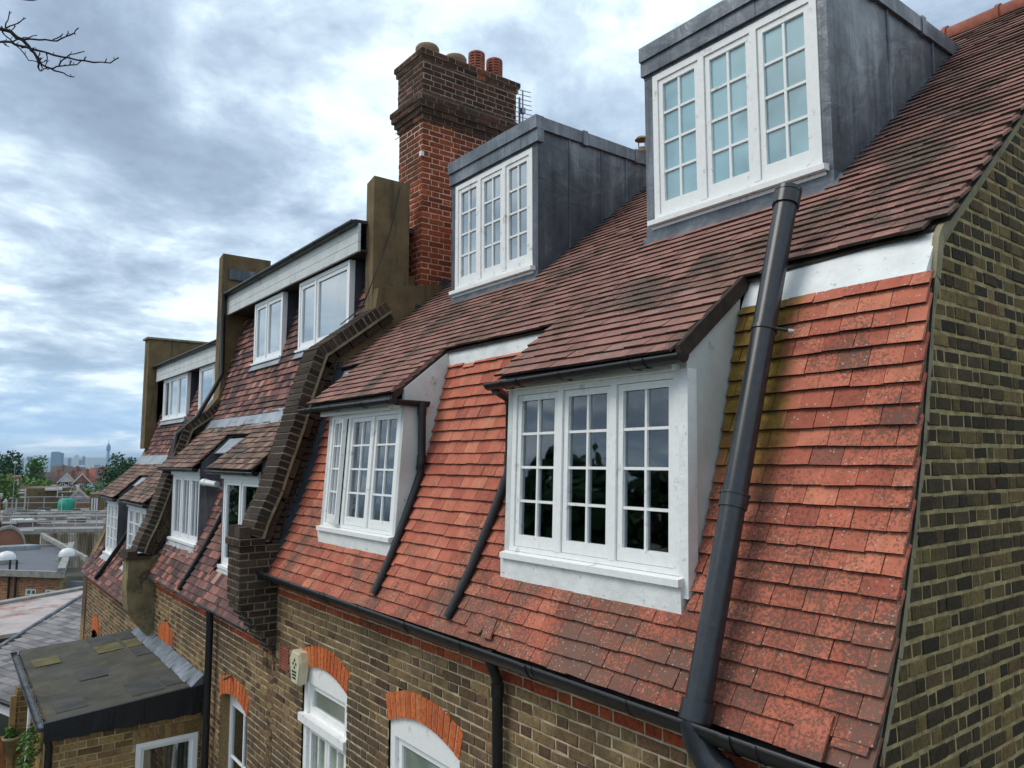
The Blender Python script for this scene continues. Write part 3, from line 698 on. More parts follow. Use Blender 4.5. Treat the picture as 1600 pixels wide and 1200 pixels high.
# main gutter and pipes
g = gutter(A, (-8.22, 2.925, -1.155), (-1.52, 2.925, -1.19), .102, .75)
b = MB(); b.box(-8.3, -1.62, 3.030, 3.078, -1.285, -1.13); b.build('gutter_board', 'soffit_dark', A)
dp = pipe(A, [(-4.10, 2.93, -1.23), (-4.10, 2.975, -1.33), (-4.10, 3.015, -1.42), (-4.10, 3.015, -7.9)], .036, collars=[((-4.10, 2.975, -1.24), (-4.10, 2.975, -1.32)), ((-4.10, 3.015, -1.44), (-4.10, 3.015, -1.52))])
# bends from the dormer gutters, running down the tile slope
def slope_pts(x0, z0, x1, z1, n=6, off=.075, prof=PROF):
    return [(x0 + (x1 - x0) * i / n, yof(z0 + (z1 - z0) * i / n, prof) - off, z0 + (z1 - z0) * i / n) for i in range(n + 1)]
pipe(A, [(-5.745, 3.40, .52), (-5.75, 3.405, .0), (-5.76, 3.39, -.06)] + slope_pts(-5.76, -.10, -5.80, -1.10, 6, .08), .034, collars=[((-5.746, 3.40, .50), (-5.747, 3.40, .40)), ((-5.75, 3.405, .05), (-5.752, 3.40, -.03))])
g_ = MB(); g_.trough((-5.77, 3.16, .525), (-5.77, 3.47, .520), .05); g_.build('dormer_gutter', 'black_iron', A)
pipe(A, [(-4.30, 3.14, .50), (-4.44, 3.36, .46), (-4.47, 3.40, .40), (-4.49, 3.41, -.02)] + slope_pts(-4.50, -.10, -4.66, -1.11, 6, .08), .034, collars=[((-4.49, 3.41, .05), (-4.492, 3.41, -.03))])
# large soil pipe
P0, P1 = Vector((-2.38, 2.895, -1.17)), Vector((-2.38, 3.815, 1.545)); dv = (P1 - P0).normalized()
o = pipe(A, [P0, P1], .064, 'black_plastic', collars=[(P1 - dv * .11, P1 - dv * .03), (P1 - dv * .025, P1)], name='soil_pipe')
b = MB(); b.tube([P0 + dv * .06, P0 - dv * .03], .078, 20); b.tube([P0, P0 - dv * .04, P0 + Vector((.01, -.01, -.11)), P0 + Vector((.06, .0, -.18)), P0 + Vector((.12, .01, -.225))], .068, 18)
b.tube([P0 + Vector((.105, .01, -.215)), P0 + Vector((.165, .015, -.26))], .079, 18)
b.tube([P0 + Vector((.16, .015, -.255)), P0 + Vector((.24, .02, -.33)), P0 + Vector((.27, .025, -.5)), P0 + Vector((.27, .03, -6.5))], .066, 18); b.build('pipe_bend', 'black_plastic', o)
q = P0 + dv * 1.98
b = MB(); b.tube([q - dv * .012, q + dv * .012], .071, 18); b.tube([q + Vector((.06, .0, 0)), q + Vector((.13, .05, -.02))], .009, 8); b.build('pipe_clip', 'black_plastic', o)
b = MB(); q2_ = P0 + dv * 1.02; b.tube([q2_ - dv * .035, q2_ + dv * .035], .072, 18); b.tube([q2_ + dv * .03, q2_ + dv * .042], .077, 18); b.build('pipe_socket', 'black_plastic', o)
b = MB(); b.tube([q + Vector((.12, .04, -.02)), q + Vector((.145, .055, -.025))], .012, 8); b.build('clip_bolt', 'galvanised', o)

# front wall of A with arched windows, red band, vent
YW = 3.08
class Arch:
    def __init__(s, x0, x1, zs_o, zc_o, zs_i, zc_i, zbot): s.__dict__.update(locals())
    def zo(s, x):
        t = (x - s.x0) / (s.x1 - s.x0); return s.zs_o + (s.zc_o - s.zs_o) * (1 - (2 * t - 1) ** 2)
    def zi(s, x):
        t = (x - s.x0) / (s.x1 - s.x0); return s.zs_i + (s.zc_i - s.zs_i) * (1 - (2 * t - 1) ** 2)
    def cut(s, iv, z):
        if z > s.zc_o or z < s.zbot: return iv
        if z < s.zs_o: return subtract(iv, s.x0, s.x1)
        h = math.sqrt(max(0, 1 - (z - s.zs_o) / (s.zc_o - s.zs_o))); c = (s.x0 + s.x1) / 2; w_ = (s.x1 - s.x0) / 2 * h
        return subtract(iv, c - w_, c + w_)
def arch_ring(parent, a, y=YW, mat='brick_arch', mort='mortar_chimney', n=14):
    b = MB(); W = a.x1 - a.x0
    for i in range(n):
        t0, t1 = (i + .11) / n, (i + .89) / n; fl = .03
        xs = [a.x0 + W * t0, a.x0 + W * t1]
        tilt = lambda x: (x - (a.x0 + a.x1) / 2) * .10
        p = [(xs[0], a.zi(xs[0])), (xs[1], a.zi(xs[1])), (xs[1] + tilt(xs[1]), a.zo(xs[1])), (xs[0] + tilt(xs[0]), a.zo(xs[0]))]
        b.prism_y(p, y - .010 - U(0, .002), y + .02, 0)
    pts = [(a.x0 + W * i / 12, a.zi(a.x0 + W * i / 12)) for i in range(13)] + [(a.x0 + W * i / 12 + ((a.x0 + W * i / 12) - (a.x0 + a.x1) / 2) * .1, a.zo(a.x0 + W * i / 12)) for i in range(12, -1, -1)]
    b.prism_y(pts, y - .004, y + .1, 1)
    return b.build('brick_arch', [mat, mort], parent)
W1 = Arch(-7.45, -6.44, -1.885, -1.765, -2.07, -1.965, -6.0)
W2 = Arch(-5.67, -4.62, -1.895, -1.775, -2.09, -1.975, -6.0)
vent = (-8.08, -7.83, -2.19, -1.95)
def ivW(z, u0, u1):
    iv = [(u0, u1)]
    for a in (W1, W2): iv = a.cut(iv, z)
    if vent[2] < z < vent[3]: iv = subtract(iv, vent[0], vent[1])
    return iv
b = MB(); bricks(b, (0, YW, 0), (1, 0, 0), (0, -1, 0), -8.40, GX - .005, -4.6, -1.13, ivW, course=.072, jt=.014, wob=.005, matfn=lambda z, x: 2 if z > -1.42 else 0)
b.box(-8.4, GX - .01, YW + .004, YW + .25, -9.5, -4.6, 1)
fw = b.build('front_wall', ['brick_stock', 'mortar_stock', 'brick_red'], A)
def arched_window(parent, a, transom, lightcols, yrec=.045, zb=-5.2, pm='paint_white', gl='blind_green'):
    d = bpy.data.objects.new('window', None); col.objects.link(d); d.parent = parent; d.location = Vector(((a.x0 + a.x1) / 2, YW, -2.2)) - parent.location
    y = YW + yrec; X0, X1 = a.x0 + .005, a.x1 - .005; f = MB(); fr = .075
    n = 12; zi = lambda x: a.zi(x)
    out_ = [(X0 + (X1 - X0) * i / n, zi(X0 + (X1 - X0) * i / n)) for i in range(n + 1)]
    zt = a.zs_i - .10
    # head filled under the arch
    f.prism_y([(X0, zt)] + [(X1, zt)] + out_[::-1], y - .03, y + .06)
    f.box(X0, X0 + fr, y - .03, y + .06, zb, zt); f.box(X1 - fr, X1, y - .03, y + .06, zb, zt)
    f.box(X0 - .02, X1 + .02, y - .085, y + .05, transom - .045, transom + .03); f.box(X0 + fr, X1 - fr, y - .02, y + .05, transom - .09, transom - .045)
    f.build('window_frame', pm, d)
    def sash_(x0, x1, z0, z1, cols, rows, s=.06):
        c = MB(); c.box(x0, x0 + s, y, y + .04, z0, z1); c.box(x1 - s, x1, y, y + .04, z0, z1); c.box(x0 + s, x1 - s, y, y + .04, z1 - s, z1); c.box(x0 + s, x1 - s, y, y + .04, z0, z0 + s * 1.2)
        for k in range(1, cols): xx = x0 + s + (x1 - x0 - 2 * s) * k / cols; c.box(xx - .012, xx + .012, y + .005, y + .035, z0 + s, z1 - s)
        for k in range(1, rows): zz = z0 + s + (z1 - z0 - 2 * s) * k / rows; c.box(x0 + s, x1 - s, y + .006, y + .034, zz - .012, zz + .012)
        c.build('casement', pm, d)
        g.box(x0 + s - .003, x1 - s + .003, y + .02, y + .024, z0 + s, z1 - s); bl.box(x0, x1, y + .09, y + .095, z0, z1)
    g = MB(); bl = MB()
    sash_(X0 + fr, X1 - fr, transom + .03, zt, 1, 1)
    m_ = (X0 + X1) / 2
    sash_(X0 + fr, m_ - .004, zb, transom - .09, 2, 3, .05); sash_(m_ + .004, X1 - fr, zb, transom - .09, 2, 3, .05)
    g.build('pane', 'glass_green', d); bl.build('blind', gl, d)
    return d
arched_window(A, W1, -2.50, 2); arched_window(A, W2, -2.58, 2)
arch_ring(A, W1); arch_ring(A, W2)
b = MB(); b.box(vent[0] - .02, vent[1] + .02, YW - .0, YW + .03, vent[2] - .01, vent[3] + .01)
for i in range(8):
    z = vent[2] + .015 + i * .029; b.box(vent[0] + .02, vent[1] - .02, YW - .012, YW + .01, z, z + .016)
b.box(vent[0] - .0, vent[0] + .02, YW - .013, YW + .01, vent[2], vent[3]); b.box(vent[1] - .02, vent[1], YW - .013, YW + .01, vent[2], vent[3])
b.build('air_vent', 'terracotta', A)
# gable wall
gprof_y = [q[0] for q in PROF[:-1]] + [3.885, 7.47, 11.9]; gprof_z = [q[1] for q in PROF[:-1]] + [1.14, 3.98, .5]
def gy0(z):
    if z < -1.235: return YW
    if z < .87: return yof(z) + .03
    if z < 1.14: return 3.80 + (z - .87) * .3
    return 3.885 + (z - 1.14) / SL
def ivG(z, u0, u1):
    a = gy0(z) + .045; e = 11.8 if z < .6 else 7.47 + (4.0 - z) / .78
    return [(a, e)] if e - a > .1 else []
b = MB(); bricks(b, (GX - .02, 0, 0), (0, 1, 0), (1, 0, 0), 3.1, 11.8, -3.2, 3.98, ivG, course=.0775, jt=.0175, vj=.0115, dep=.004, wob=.0035, sl=.160, hl=.076)
b.box(GX - .25, GX - .02, YW + .05, 11.8, -9.5, -3.2, 1)
b.build('gable_wall', ['brick_gable', 'mortar_gable'], A)
# cement fillet along the verge of the gable
b = MB(); zs_ = [-1.2 + i * .1 for i in range(22)]
pts = [(yof(z), z) for z in zs_ if z < .87] + [(3.80, .9), (3.86, 1.10), (3.9, 1.15)] + [(y, zroof(y)) for y in [4.1 + i * .25 for i in range(14)]]
for p, q in zip(pts, pts[1:]):
    l_ = math.hypot(q[0] - p[0], q[1] - p[1]); ny, nz = (q[1] - p[1]) / l_, -(q[0] - p[0]) / l_; w0, w1 = U(.07, .09), U(.07, .09)
    b.hexa([(GX - .03, p[0] - .008, p[1]), (GX + .001, p[0] - .008, p[1]), (GX - .010, p[0] + ny * w0, p[1] + nz * w0), (GX - .03, p[0] + ny * w0, p[1] + nz * w0),
            (GX - .03, q[0] - .008, q[1]), (GX + .001, q[0] - .008, q[1]), (GX - .010, q[0] + ny * w1, q[1] + nz * w1), (GX - .03, q[0] + ny * w1, q[1] + nz * w1)])
b.build('verge_fillet', 'cement', A)
b = MB(); b.add([(GX - .03, YW + .1, -9), (GX - .03, 11.7, -9), (-8.35, 11.7, -9), (-8.35, YW + .1, -9), (GX - .03, 11.7, .6), (-8.35, 11.7, .6)], [(1, 2, 5, 4)]); b.build('rear_wall', 'brick_stock', A)

# chimney
ch = bpy.data.objects.new('chimney', None); col.objects.link(ch); ch.parent = A; ch.location = Vector((-8.66, 5.6, 1.6)) - A.location
CX0, CX1, CY0, CY1 = -8.98, -8.35, 4.90, 6.42
def brick_box(mb, x0, x1, y0, y1, z0, z1, **k):
    bricks(mb, (0, y0, 0), (1, 0, 0), (0, -1, 0), x0, x1, z0, z1, **k)
    bricks(mb, (x1, 0, 0), (0, 1, 0), (1, 0, 0), y0, y1, z0, z1, **k)
    bricks(mb, (0, y1, 0), (-1, 0, 0), (0, 1, 0), -x1, -x0, z0, z1, **k)
    bricks(mb, (x0, 0, 0), (0, -1, 0), (-1, 0, 0), -y1, -y0, z0, z1, **k)
    mo = k.get('mo', 1)
    mb.add([(x0, y0, z1), (x1, y0, z1), (x1, y1, z1), (x0, y1, z1), (x0, y0, z0), (x1, y0, z0), (x1, y1, z0), (x0, y1, z0)], [(0, 1, 2, 3), (7, 6, 5, 4)], mo)
ck = dict(course=.0755, jt=.0135, dep=.006, wob=.0025)
b = MB(); brick_box(b, CX0, CX1, CY0, CY1, 1.5, 4.50, **ck); b.build('chimney_shaft', ['brick_chimney', 'mortar_chimney'], ch)
b = MB()
for i, pr in enumerate((.025, .055, .085, .10)): brick_box(b, CX0 - pr, CX1 + pr, CY0 - pr, CY1 + pr, 4.50 + i * .0755, 4.50 + (i + 1) * .0755, zoff=4.50 % .0755, **ck)
z = 4.50 + 4 * .0755
a_, c_ = .10, .03
b.add([(CX0 - a_, CY0 - a_, z), (CX1 + a_, CY0 - a_, z), (CX1 + a_, CY1 + a_, z), (CX0 - a_, CY1 + a_, z), (CX0 - c_, CY0 - c_, z + .07), (CX1 + c_, CY0 - c_, z + .07), (CX1 + c_, CY1 + c_, z + .07), (CX0 - c_, CY1 + c_, z + .07)],
      [(0, 1, 5, 4), (1, 2, 6, 5), (2, 3, 7, 6), (3, 0, 4, 7)], 2)
b.build('corbel_band', ['brick_sooty', 'mortar_dark', 'brick_coping'], ch)
b = MB(); brick_box(b, CX0 - .02, CX1 + .02, CY0 - .02, CY1 + .02, 4.86, 5.31, **ck)
for i, pr in enumerate((.045, .065)): brick_box(b, CX0 - pr, CX1 + pr, CY0 - pr, CY1 + pr, 5.31 + i * .075, 5.31 + (i + 1) * .075, zoff=5.31 % .0755, **ck)
b.add([(CX0 - .05, CY0 - .05, 5.462), (CX1 + .05, CY0 - .05, 5.462), (CX1 + .05, CY1 + .05, 5.462), (CX0 - .05, CY1 + .05, 5.462), (CX0 + .2, CY0 + .2, 5.52), (CX1 - .2, CY0 + .2, 5.52), (CX1 - .2, CY1 - .2, 5.52), (CX0 + .2, CY1 - .2, 5.52)],
      [(0, 1, 5, 4), (1, 2, 6, 5), (2, 3, 7, 6), (3, 0, 4, 7), (4, 5, 6, 7)], 2)
b.build('chimney_cap', ['brick_sooty', 'mortar_sooty', 'cement'], ch)
for y in (5.14, 5.60):
    b = MB(); b.lathe((-8.66, y, 5.50), [(.14, 0), (.14, .10), (.165, .13), (.165, .19), (.15, .215), (.11, .215), (.10, .05)], 24); b.build('chimney_pot', 'pot_buff', ch)
for y in (5.97, 6.29):
    b = MB(); b.lathe((-8.66, y, 5.48), [(.135, 0), (.13, .09), (.11, .13), (.11, .15)], 24, 1)
    for j in range(6):   # louvred top
        z = .14 + j * .042; b.lathe((-8.66, y, 5.48), [(.09, z), (.120, z), (.120, z + .026), (.09, z + .026)], 24, 0)
    for k in range(8):
        an = k * math.pi / 4; b.tube([(-8.66 + .108 * math.cos(an), y + .108 * math.sin(an), 5.61), (-8.66 + .108 * math.cos(an), y + .108 * math.sin(an), 5.88)], .017, 6)
    b.lathe((-8.66, y, 5.48), [(.120, .392), (.120, .42), (.08, .445), (0.001, .45)], 24, 0); b.lathe((-8.66, y, 5.48), [(.078, .1), (.078, .38)], 16, 2)
    b.build('chimney_pot', ['terracotta', 'pot_buff', 'pot_dark'], ch)
b = MB(); y = 4.86
while y < 5.6:    # stepped lead flashing where stack meets roof
    z = zroof(y); b.box(CX1 + .004, CX1 + .012, y, y + .16, z - .02, z + .19 + U(0, .02)); b.hexa([(CX1, y, z + .035), (CX1 + .13, y, z + .035), (CX1 + .13, y + .18, zroof(y + .18) + .035), (CX1, y + .18, zroof(y + .18) + .035), (CX1, y, z + .05), (CX1 + .13, y, z + .045), (CX1 + .13, y + .18, zroof(y + .18) + .045), (CX1, y + .18, zroof(y + .18) + .05)]); y += .17
b.box(CX0, CX1 + .13, CY0 - .13, CY0 - .005, zroof(4.8) + .0, zroof(4.8) + .09)
b.build('flashing', 'lead_dark', ch)
b = MB(); b.box(-8.37, -8.31, 4.86, 4.90, 3.98, 4.04); b.build('cable_clip', 'dome_white', ch)
# flue cowl behind the ridge
b = MB(); b.lathe((-7.15, 7.8, 3.9), [(.06, 0), (.06, .42), (.10, .46), (.10, .49), (.05, .52), (.05, .55)], 16); b.tube([(-7.09, 7.8, 4.4), (-7.09, 7.8, 4.57)], .008, 6); b.tube([(-7.21, 7.8, 4.4), (-7.21, 7.8, 4.57)], .008, 6)
b.lathe((-7.15, 7.8, 3.9), [(.10, .66), (.07, .70), (.001, .72), (.001, .66), (.10, .66)], 16); b.build('flue_cowl', 'pot_buff', A)

# TV aerials
def aerial(loc, label, el=9, L_=.9, w_=.34, rot=0, mast=1.2):
    t = thing('tv_aerial', loc, label, 'aerial', 'television aerials on the chimney')
    b = MB(); x, y, z = loc; b.tube([(x, y, z), (x, y, z + mast)], .016, 8); b.build('mast', 'grey_metal', t)
    b = MB(); cz = z + mast - .25; d = Vector((math.cos(rot), math.sin(rot), 0)); c = Vector((x, y, cz)); n = Vector((-d.y, d.x, 0))
    b.tube([c, c + d * .12], .012, 6); zz = Vector((0, 0, 1))
    b.tube([c + d * .1 - zz * L_ * .5, c + d * .1 + zz * L_ * .5], .012, 6)
    for i in range(el):
        p = c + d * .1 + zz * (L_ * (i / (el - 1) - .5)); b.tube([p - n * w_ / 2 * (1 - .03 * i), p + n * w_ / 2 * (1 - .03 * i)], .006, 5)
    b.box(c.x + d.x * .1 - .03, c.x + d.x * .1 + .03, c.y + d.y * .1 - .03, c.y + d.y * .1 + .03, cz - .04, cz + .04)
    b.build('aerial_rods', 'grey_metal', t)
# rods stand out beyond the back of the stack
aerial((-8.45, 6.60, 4.2), 'rod aerial on a mast behind the right corner of the brick chimney', 10, .62, .36, math.radians(-10), 1.15)
aerial((-9.36, 5.2, 3.9), 'small spiky aerial peeping out left of the brick chimney', 8, .62, 1.0, math.radians(90), 1.5)

# =================================================================== party walls
def lerp(a, b, t): return a + (b - a) * t
COP = [(2.76, -.79), (2.813, -.612), (2.88, -.459), (2.95, -.297), (3.009, -.104), (3.074, .091), (3.137, .281), (3.19, .446), (3.25, .684), (3.322, .919), (3.38, 1.10), (3.445, 1.29), (4.30, 1.93)]
def party_wall(x1, dz, label, brickpier=True, th=.42, curve=COP, stack=True, stk=(4.23, 4.74, 3.58)):
    x0 = x1 - th
    t = thing('party_wall', ((x0 + x1) / 2, 3.2, -8 + dz), label, 'parapet wall', 'stepped party walls between the houses')
    cv = [(y, z + dz) for y, z in curve]
    S = [0]
    for a, b in zip(cv, cv[1:]): S.append(S[-1] + math.hypot(b[0] - a[0], b[1] - a[1]))
    def P(s):
        i = 0
        while i < len(S) - 2 and s > S[i + 1]: i += 1
        u = (s - S[i]) / (S[i + 1] - S[i]); return Vector((0, lerp(cv[i][0], cv[i + 1][0], u), lerp(cv[i][1], cv[i + 1][1], u)))
    cop = MB(); s = 0; step = .078; k = 0; H = .12
    while s < S[-1] - step * .6:
        a, b = P(s + .006), P(s + step - .010); d = (b - a).normalized(); n = Vector((0, d.z, -d.y))   # inward (down-right)
        w = U(-.006, .006); o = Vector((0, U(-.004, .004), U(-.004, .004)))
        e = Vector((1, 0, 0)); X0, X1 = e * (x0 + w), e * (x1 + .0 + w)
        cop.hexa([X0 + a + n * H + o, X1 + a + n * H + o, X1 + b + n * H + o, X0 + b + n * H + o][::1] + [X0 + a + o, X1 + a + o, X1 + b + o, X0 + b + o][::1])
        s += step; k += 1
    # mortar body under the bricks
    body = MB()
    for i in range(60):
        a, b = P(S[-1] * i / 60), P(S[-1] * (i + 1) / 60); d = (b - a).normalized(); n = Vector((0, d.z, -d.y)); e = Vector((1, 0, 0))
        body.hexa([e * (x0 + .008) + a + n * .01, e * (x1 - .006) + a + n * .01, e * (x1 - .006) + b + n * .01, e * (x0 + .008) + b + n * .01,
                   e * (x0 + .008) + a + n * .14, e * (x1 - .006) + a + n * .14, e * (x1 - .006) + b + n * .14, e * (x0 + .008) + b + n * .14], 1)
        if i % 3 == 0 or True:
            body.hexa([e * x0 + a + n * .122, e * (x1 + .012) + a + n * .122, e * (x1 + .012) + b + n * .122, e * x0 + b + n * .122,
                       e * x0 + a + n * .150, e * (x1 + .008) + a + n * .150, e * (x1 + .008) + b + n * .150, e * x0 + b + n * .150], 0)
    body.v = body.v
    cop_o = cop.build('coping', 'brick_coping', t); body.build('coping_bed', ['cement', 'mortar_dark'], cop_o)
    # second, recessed course beneath the bed and the wall side down to the tiles
    low = MB(); s = 0
    while s < S[-1] - .05:
        a, b = P(s + .004), P(min(s + .225, S[-1]) - .006); d = (b - a).normalized(); n = Vector((0, d.z, -d.y)); e = Vector((1, 0, 0))
        if b.z < 1.35 + dz or True:
            low.hexa([e * (x0 + .02) + a + n * .152, e * (x1 - .03) + a + n * .152, e * (x1 - .03) + b + n * .152, e * (x0 + .02) + b + n * .152,
                      e * (x0 + .02) + a + n * .235, e * (x1 - .03) + a + n * .235, e * (x1 - .03) + b + n * .235, e * (x0 + .02) + b + n * .235])
        s += .235
    low.build('under_course', 'brick_coping', t)
    side = MB(); x1s = x1 - .10
    N = 46
    for i in range(N):
        a, b = P(S[-1] * i / N), P(S[-1] * (i + 1) / N); d = (b - a).normalized(); n = Vector((0, d.z, -d.y)); e = Vector((1, 0, 0))
        mi = 1 if (a.z > 1.25 + dz) else 0; q = .95
        side.hexa([e * (x0 + .04) + a + n * .14, e * x1s + a + n * .14, e * x1s + b + n * .14, e * (x0 + .04) + b + n * .14,
                   e * (x0 + .04) + a + n * q, e * x1s + a + n * q, e * x1s + b + n * q, e * (x0 + .04) + b + n * q], mi)
    side.build('wall_side', ['brick_coping' if brickpier else 'stucco', 'stucco'], t)
    if brickpier:   # projecting brick corners of a toothed side and the lead stepped over them
        g = MB(); f = MB(); z = -1.0 + dz
        while z < 1.15 + dz:
            yo = interp(z, [q[1] for q in cv], [q[0] for q in cv]) + .27
            g.box(x1s - .02, x1s + .035 + U(-.01, .012), yo - .02, yo + U(.05, .09), z + .008, z + .066)
            yt = yof(z - dz) - .03
            f.box(x1s - .01, x1s + .012, yo + .09, yt + .10, z - .01, z + .080 + U(-.01, .01))
            f.hexa([(x1s - .01, yt - .075, z - .005), (x1s + .09 + U(-.01, .01), yt - .02, z - .005), (x1s + .09, yt + .04, z - .005), (x1s - .01, yt + .03, z - .005),
                    (x1s - .01, yt - .055, z + .073), (x1s + .08, yt + .0, z + .073), (x1s + .08, yt + .06, z + .073), (x1s - .01, yt + .05, z + .073)])
            z += .077
        g.build('toothed_bricks', 'brick_coping', t); f.build('flashing', 'lead_dark', t)
    # pier at the foot
    if brickpier:
        b = MB(); ytop = 2.66; zt = -.90 + dz
        ck2 = dict(course=.0755, jt=.014, dep=.006, wob=.004)
        def yf(z): # corbel steps back to the wall
            zz = z - dz
            return ytop if zz > -1.52 else ytop + min(.42, (-1.52 - zz) / .0755 * .058)
        z = zt
        while z > -2.22 + dz:
            z0_ = z - .0755; y0 = yf((z + z0_) / 2)
            brick_box(b, x0 + .0, x1 - .03, y0, YW + .02, z0_, z, zoff=z % .0755, **ck2); z = z0_
        pier = b.build('pier', ['brick_coping', 'mortar_dark'], t)
        b = MB(); brick_box(b, x0 - .02, x1 + .0, ytop - .03, 2.92, -.90 + dz, -.825 + dz, zoff=(-.90 + dz) % .0755, **ck2)
        b.box(x0 + .02, x0 + .20, ytop - .02, ytop + .10, -.82 + dz, -.70 + dz); b.box(x0 + .215, x1 - .02, ytop - .02, ytop + .10, -.82 + dz, -.705 + dz)
        b.build('pier_cap', ['brick_coping', 'mortar_dark'], t)
    else:
        b = MB(); zt = -.92 + dz; ytop = 2.66
        prof = [(ytop, zt), (ytop - .005, -1.5 + dz), (ytop + .03, -1.75 + dz), (ytop + .2, -2.0 + dz), (ytop + .30, -2.12 + dz), (YW, -2.3 + dz), (YW + .1, -1.8 + dz), (3.3, -.8 + dz), (2.95, zt)]
        b.prism_x(prof, x0 + .02, x1 - .02); b.build('pier', 'stucco_pale', t)
        b = MB(); b.box(x0 - .03, x1 + .03, ytop - .05, 2.98, zt, zt + .045); b.box(x0, x1, ytop - .02, ytop + .12, zt + .045, zt + .13); b.build('pier_cap', 'brick_coping', t)
    # shoulder and rendered stack end
    ya, yb, zt = stk
    if stack:
        b = MB(); zt += dz
        sh = [(ya - .02, 1.80 + dz), (ya + .02, 2.12 + dz), (yb + .45, 2.30 + dz), (yb + .45, 1.3 + dz), (3.75, .95 + dz), (3.6, 1.3 + dz)]
        b.prism_x(sh, x0 + .03, x1 - .09); b.build('shoulder', 'stucco', t)
        b = MB(); bx0, bx1 = x0 - .0, x1 - .25 + .03
        b.hexa([(bx0, ya, 1.7 + dz), (bx1, ya, 1.7 + dz), (bx1, yb, 1.7 + dz), (bx0, yb, 1.7 + dz), (bx0, ya, zt - .05), (bx1, ya, zt), (bx1, yb, zt + .0), (bx0, yb, zt - .05)]); b.build('rendered_stack', 'stucco', t)
    return t
PAB = party_wall(-8.17, 0, 'curved dark brick parapet with brick corbelled foot, between the red tiled house and the plum tiled house', True)
# hanging cable on the rendered stack
b = MB(); b.tube([(-8.36, 4.6, 3.56), (-8.355, 4.45, 2.9), (-8.33, 4.20, 2.2), (-8.5, 4.15, 1.9), (-9.0, 4.1, 1.75)], .008, 6); tag(b.build('cable', 'black_iron', None), 'thin black cable hanging down the brown rendered stack', 'cable')

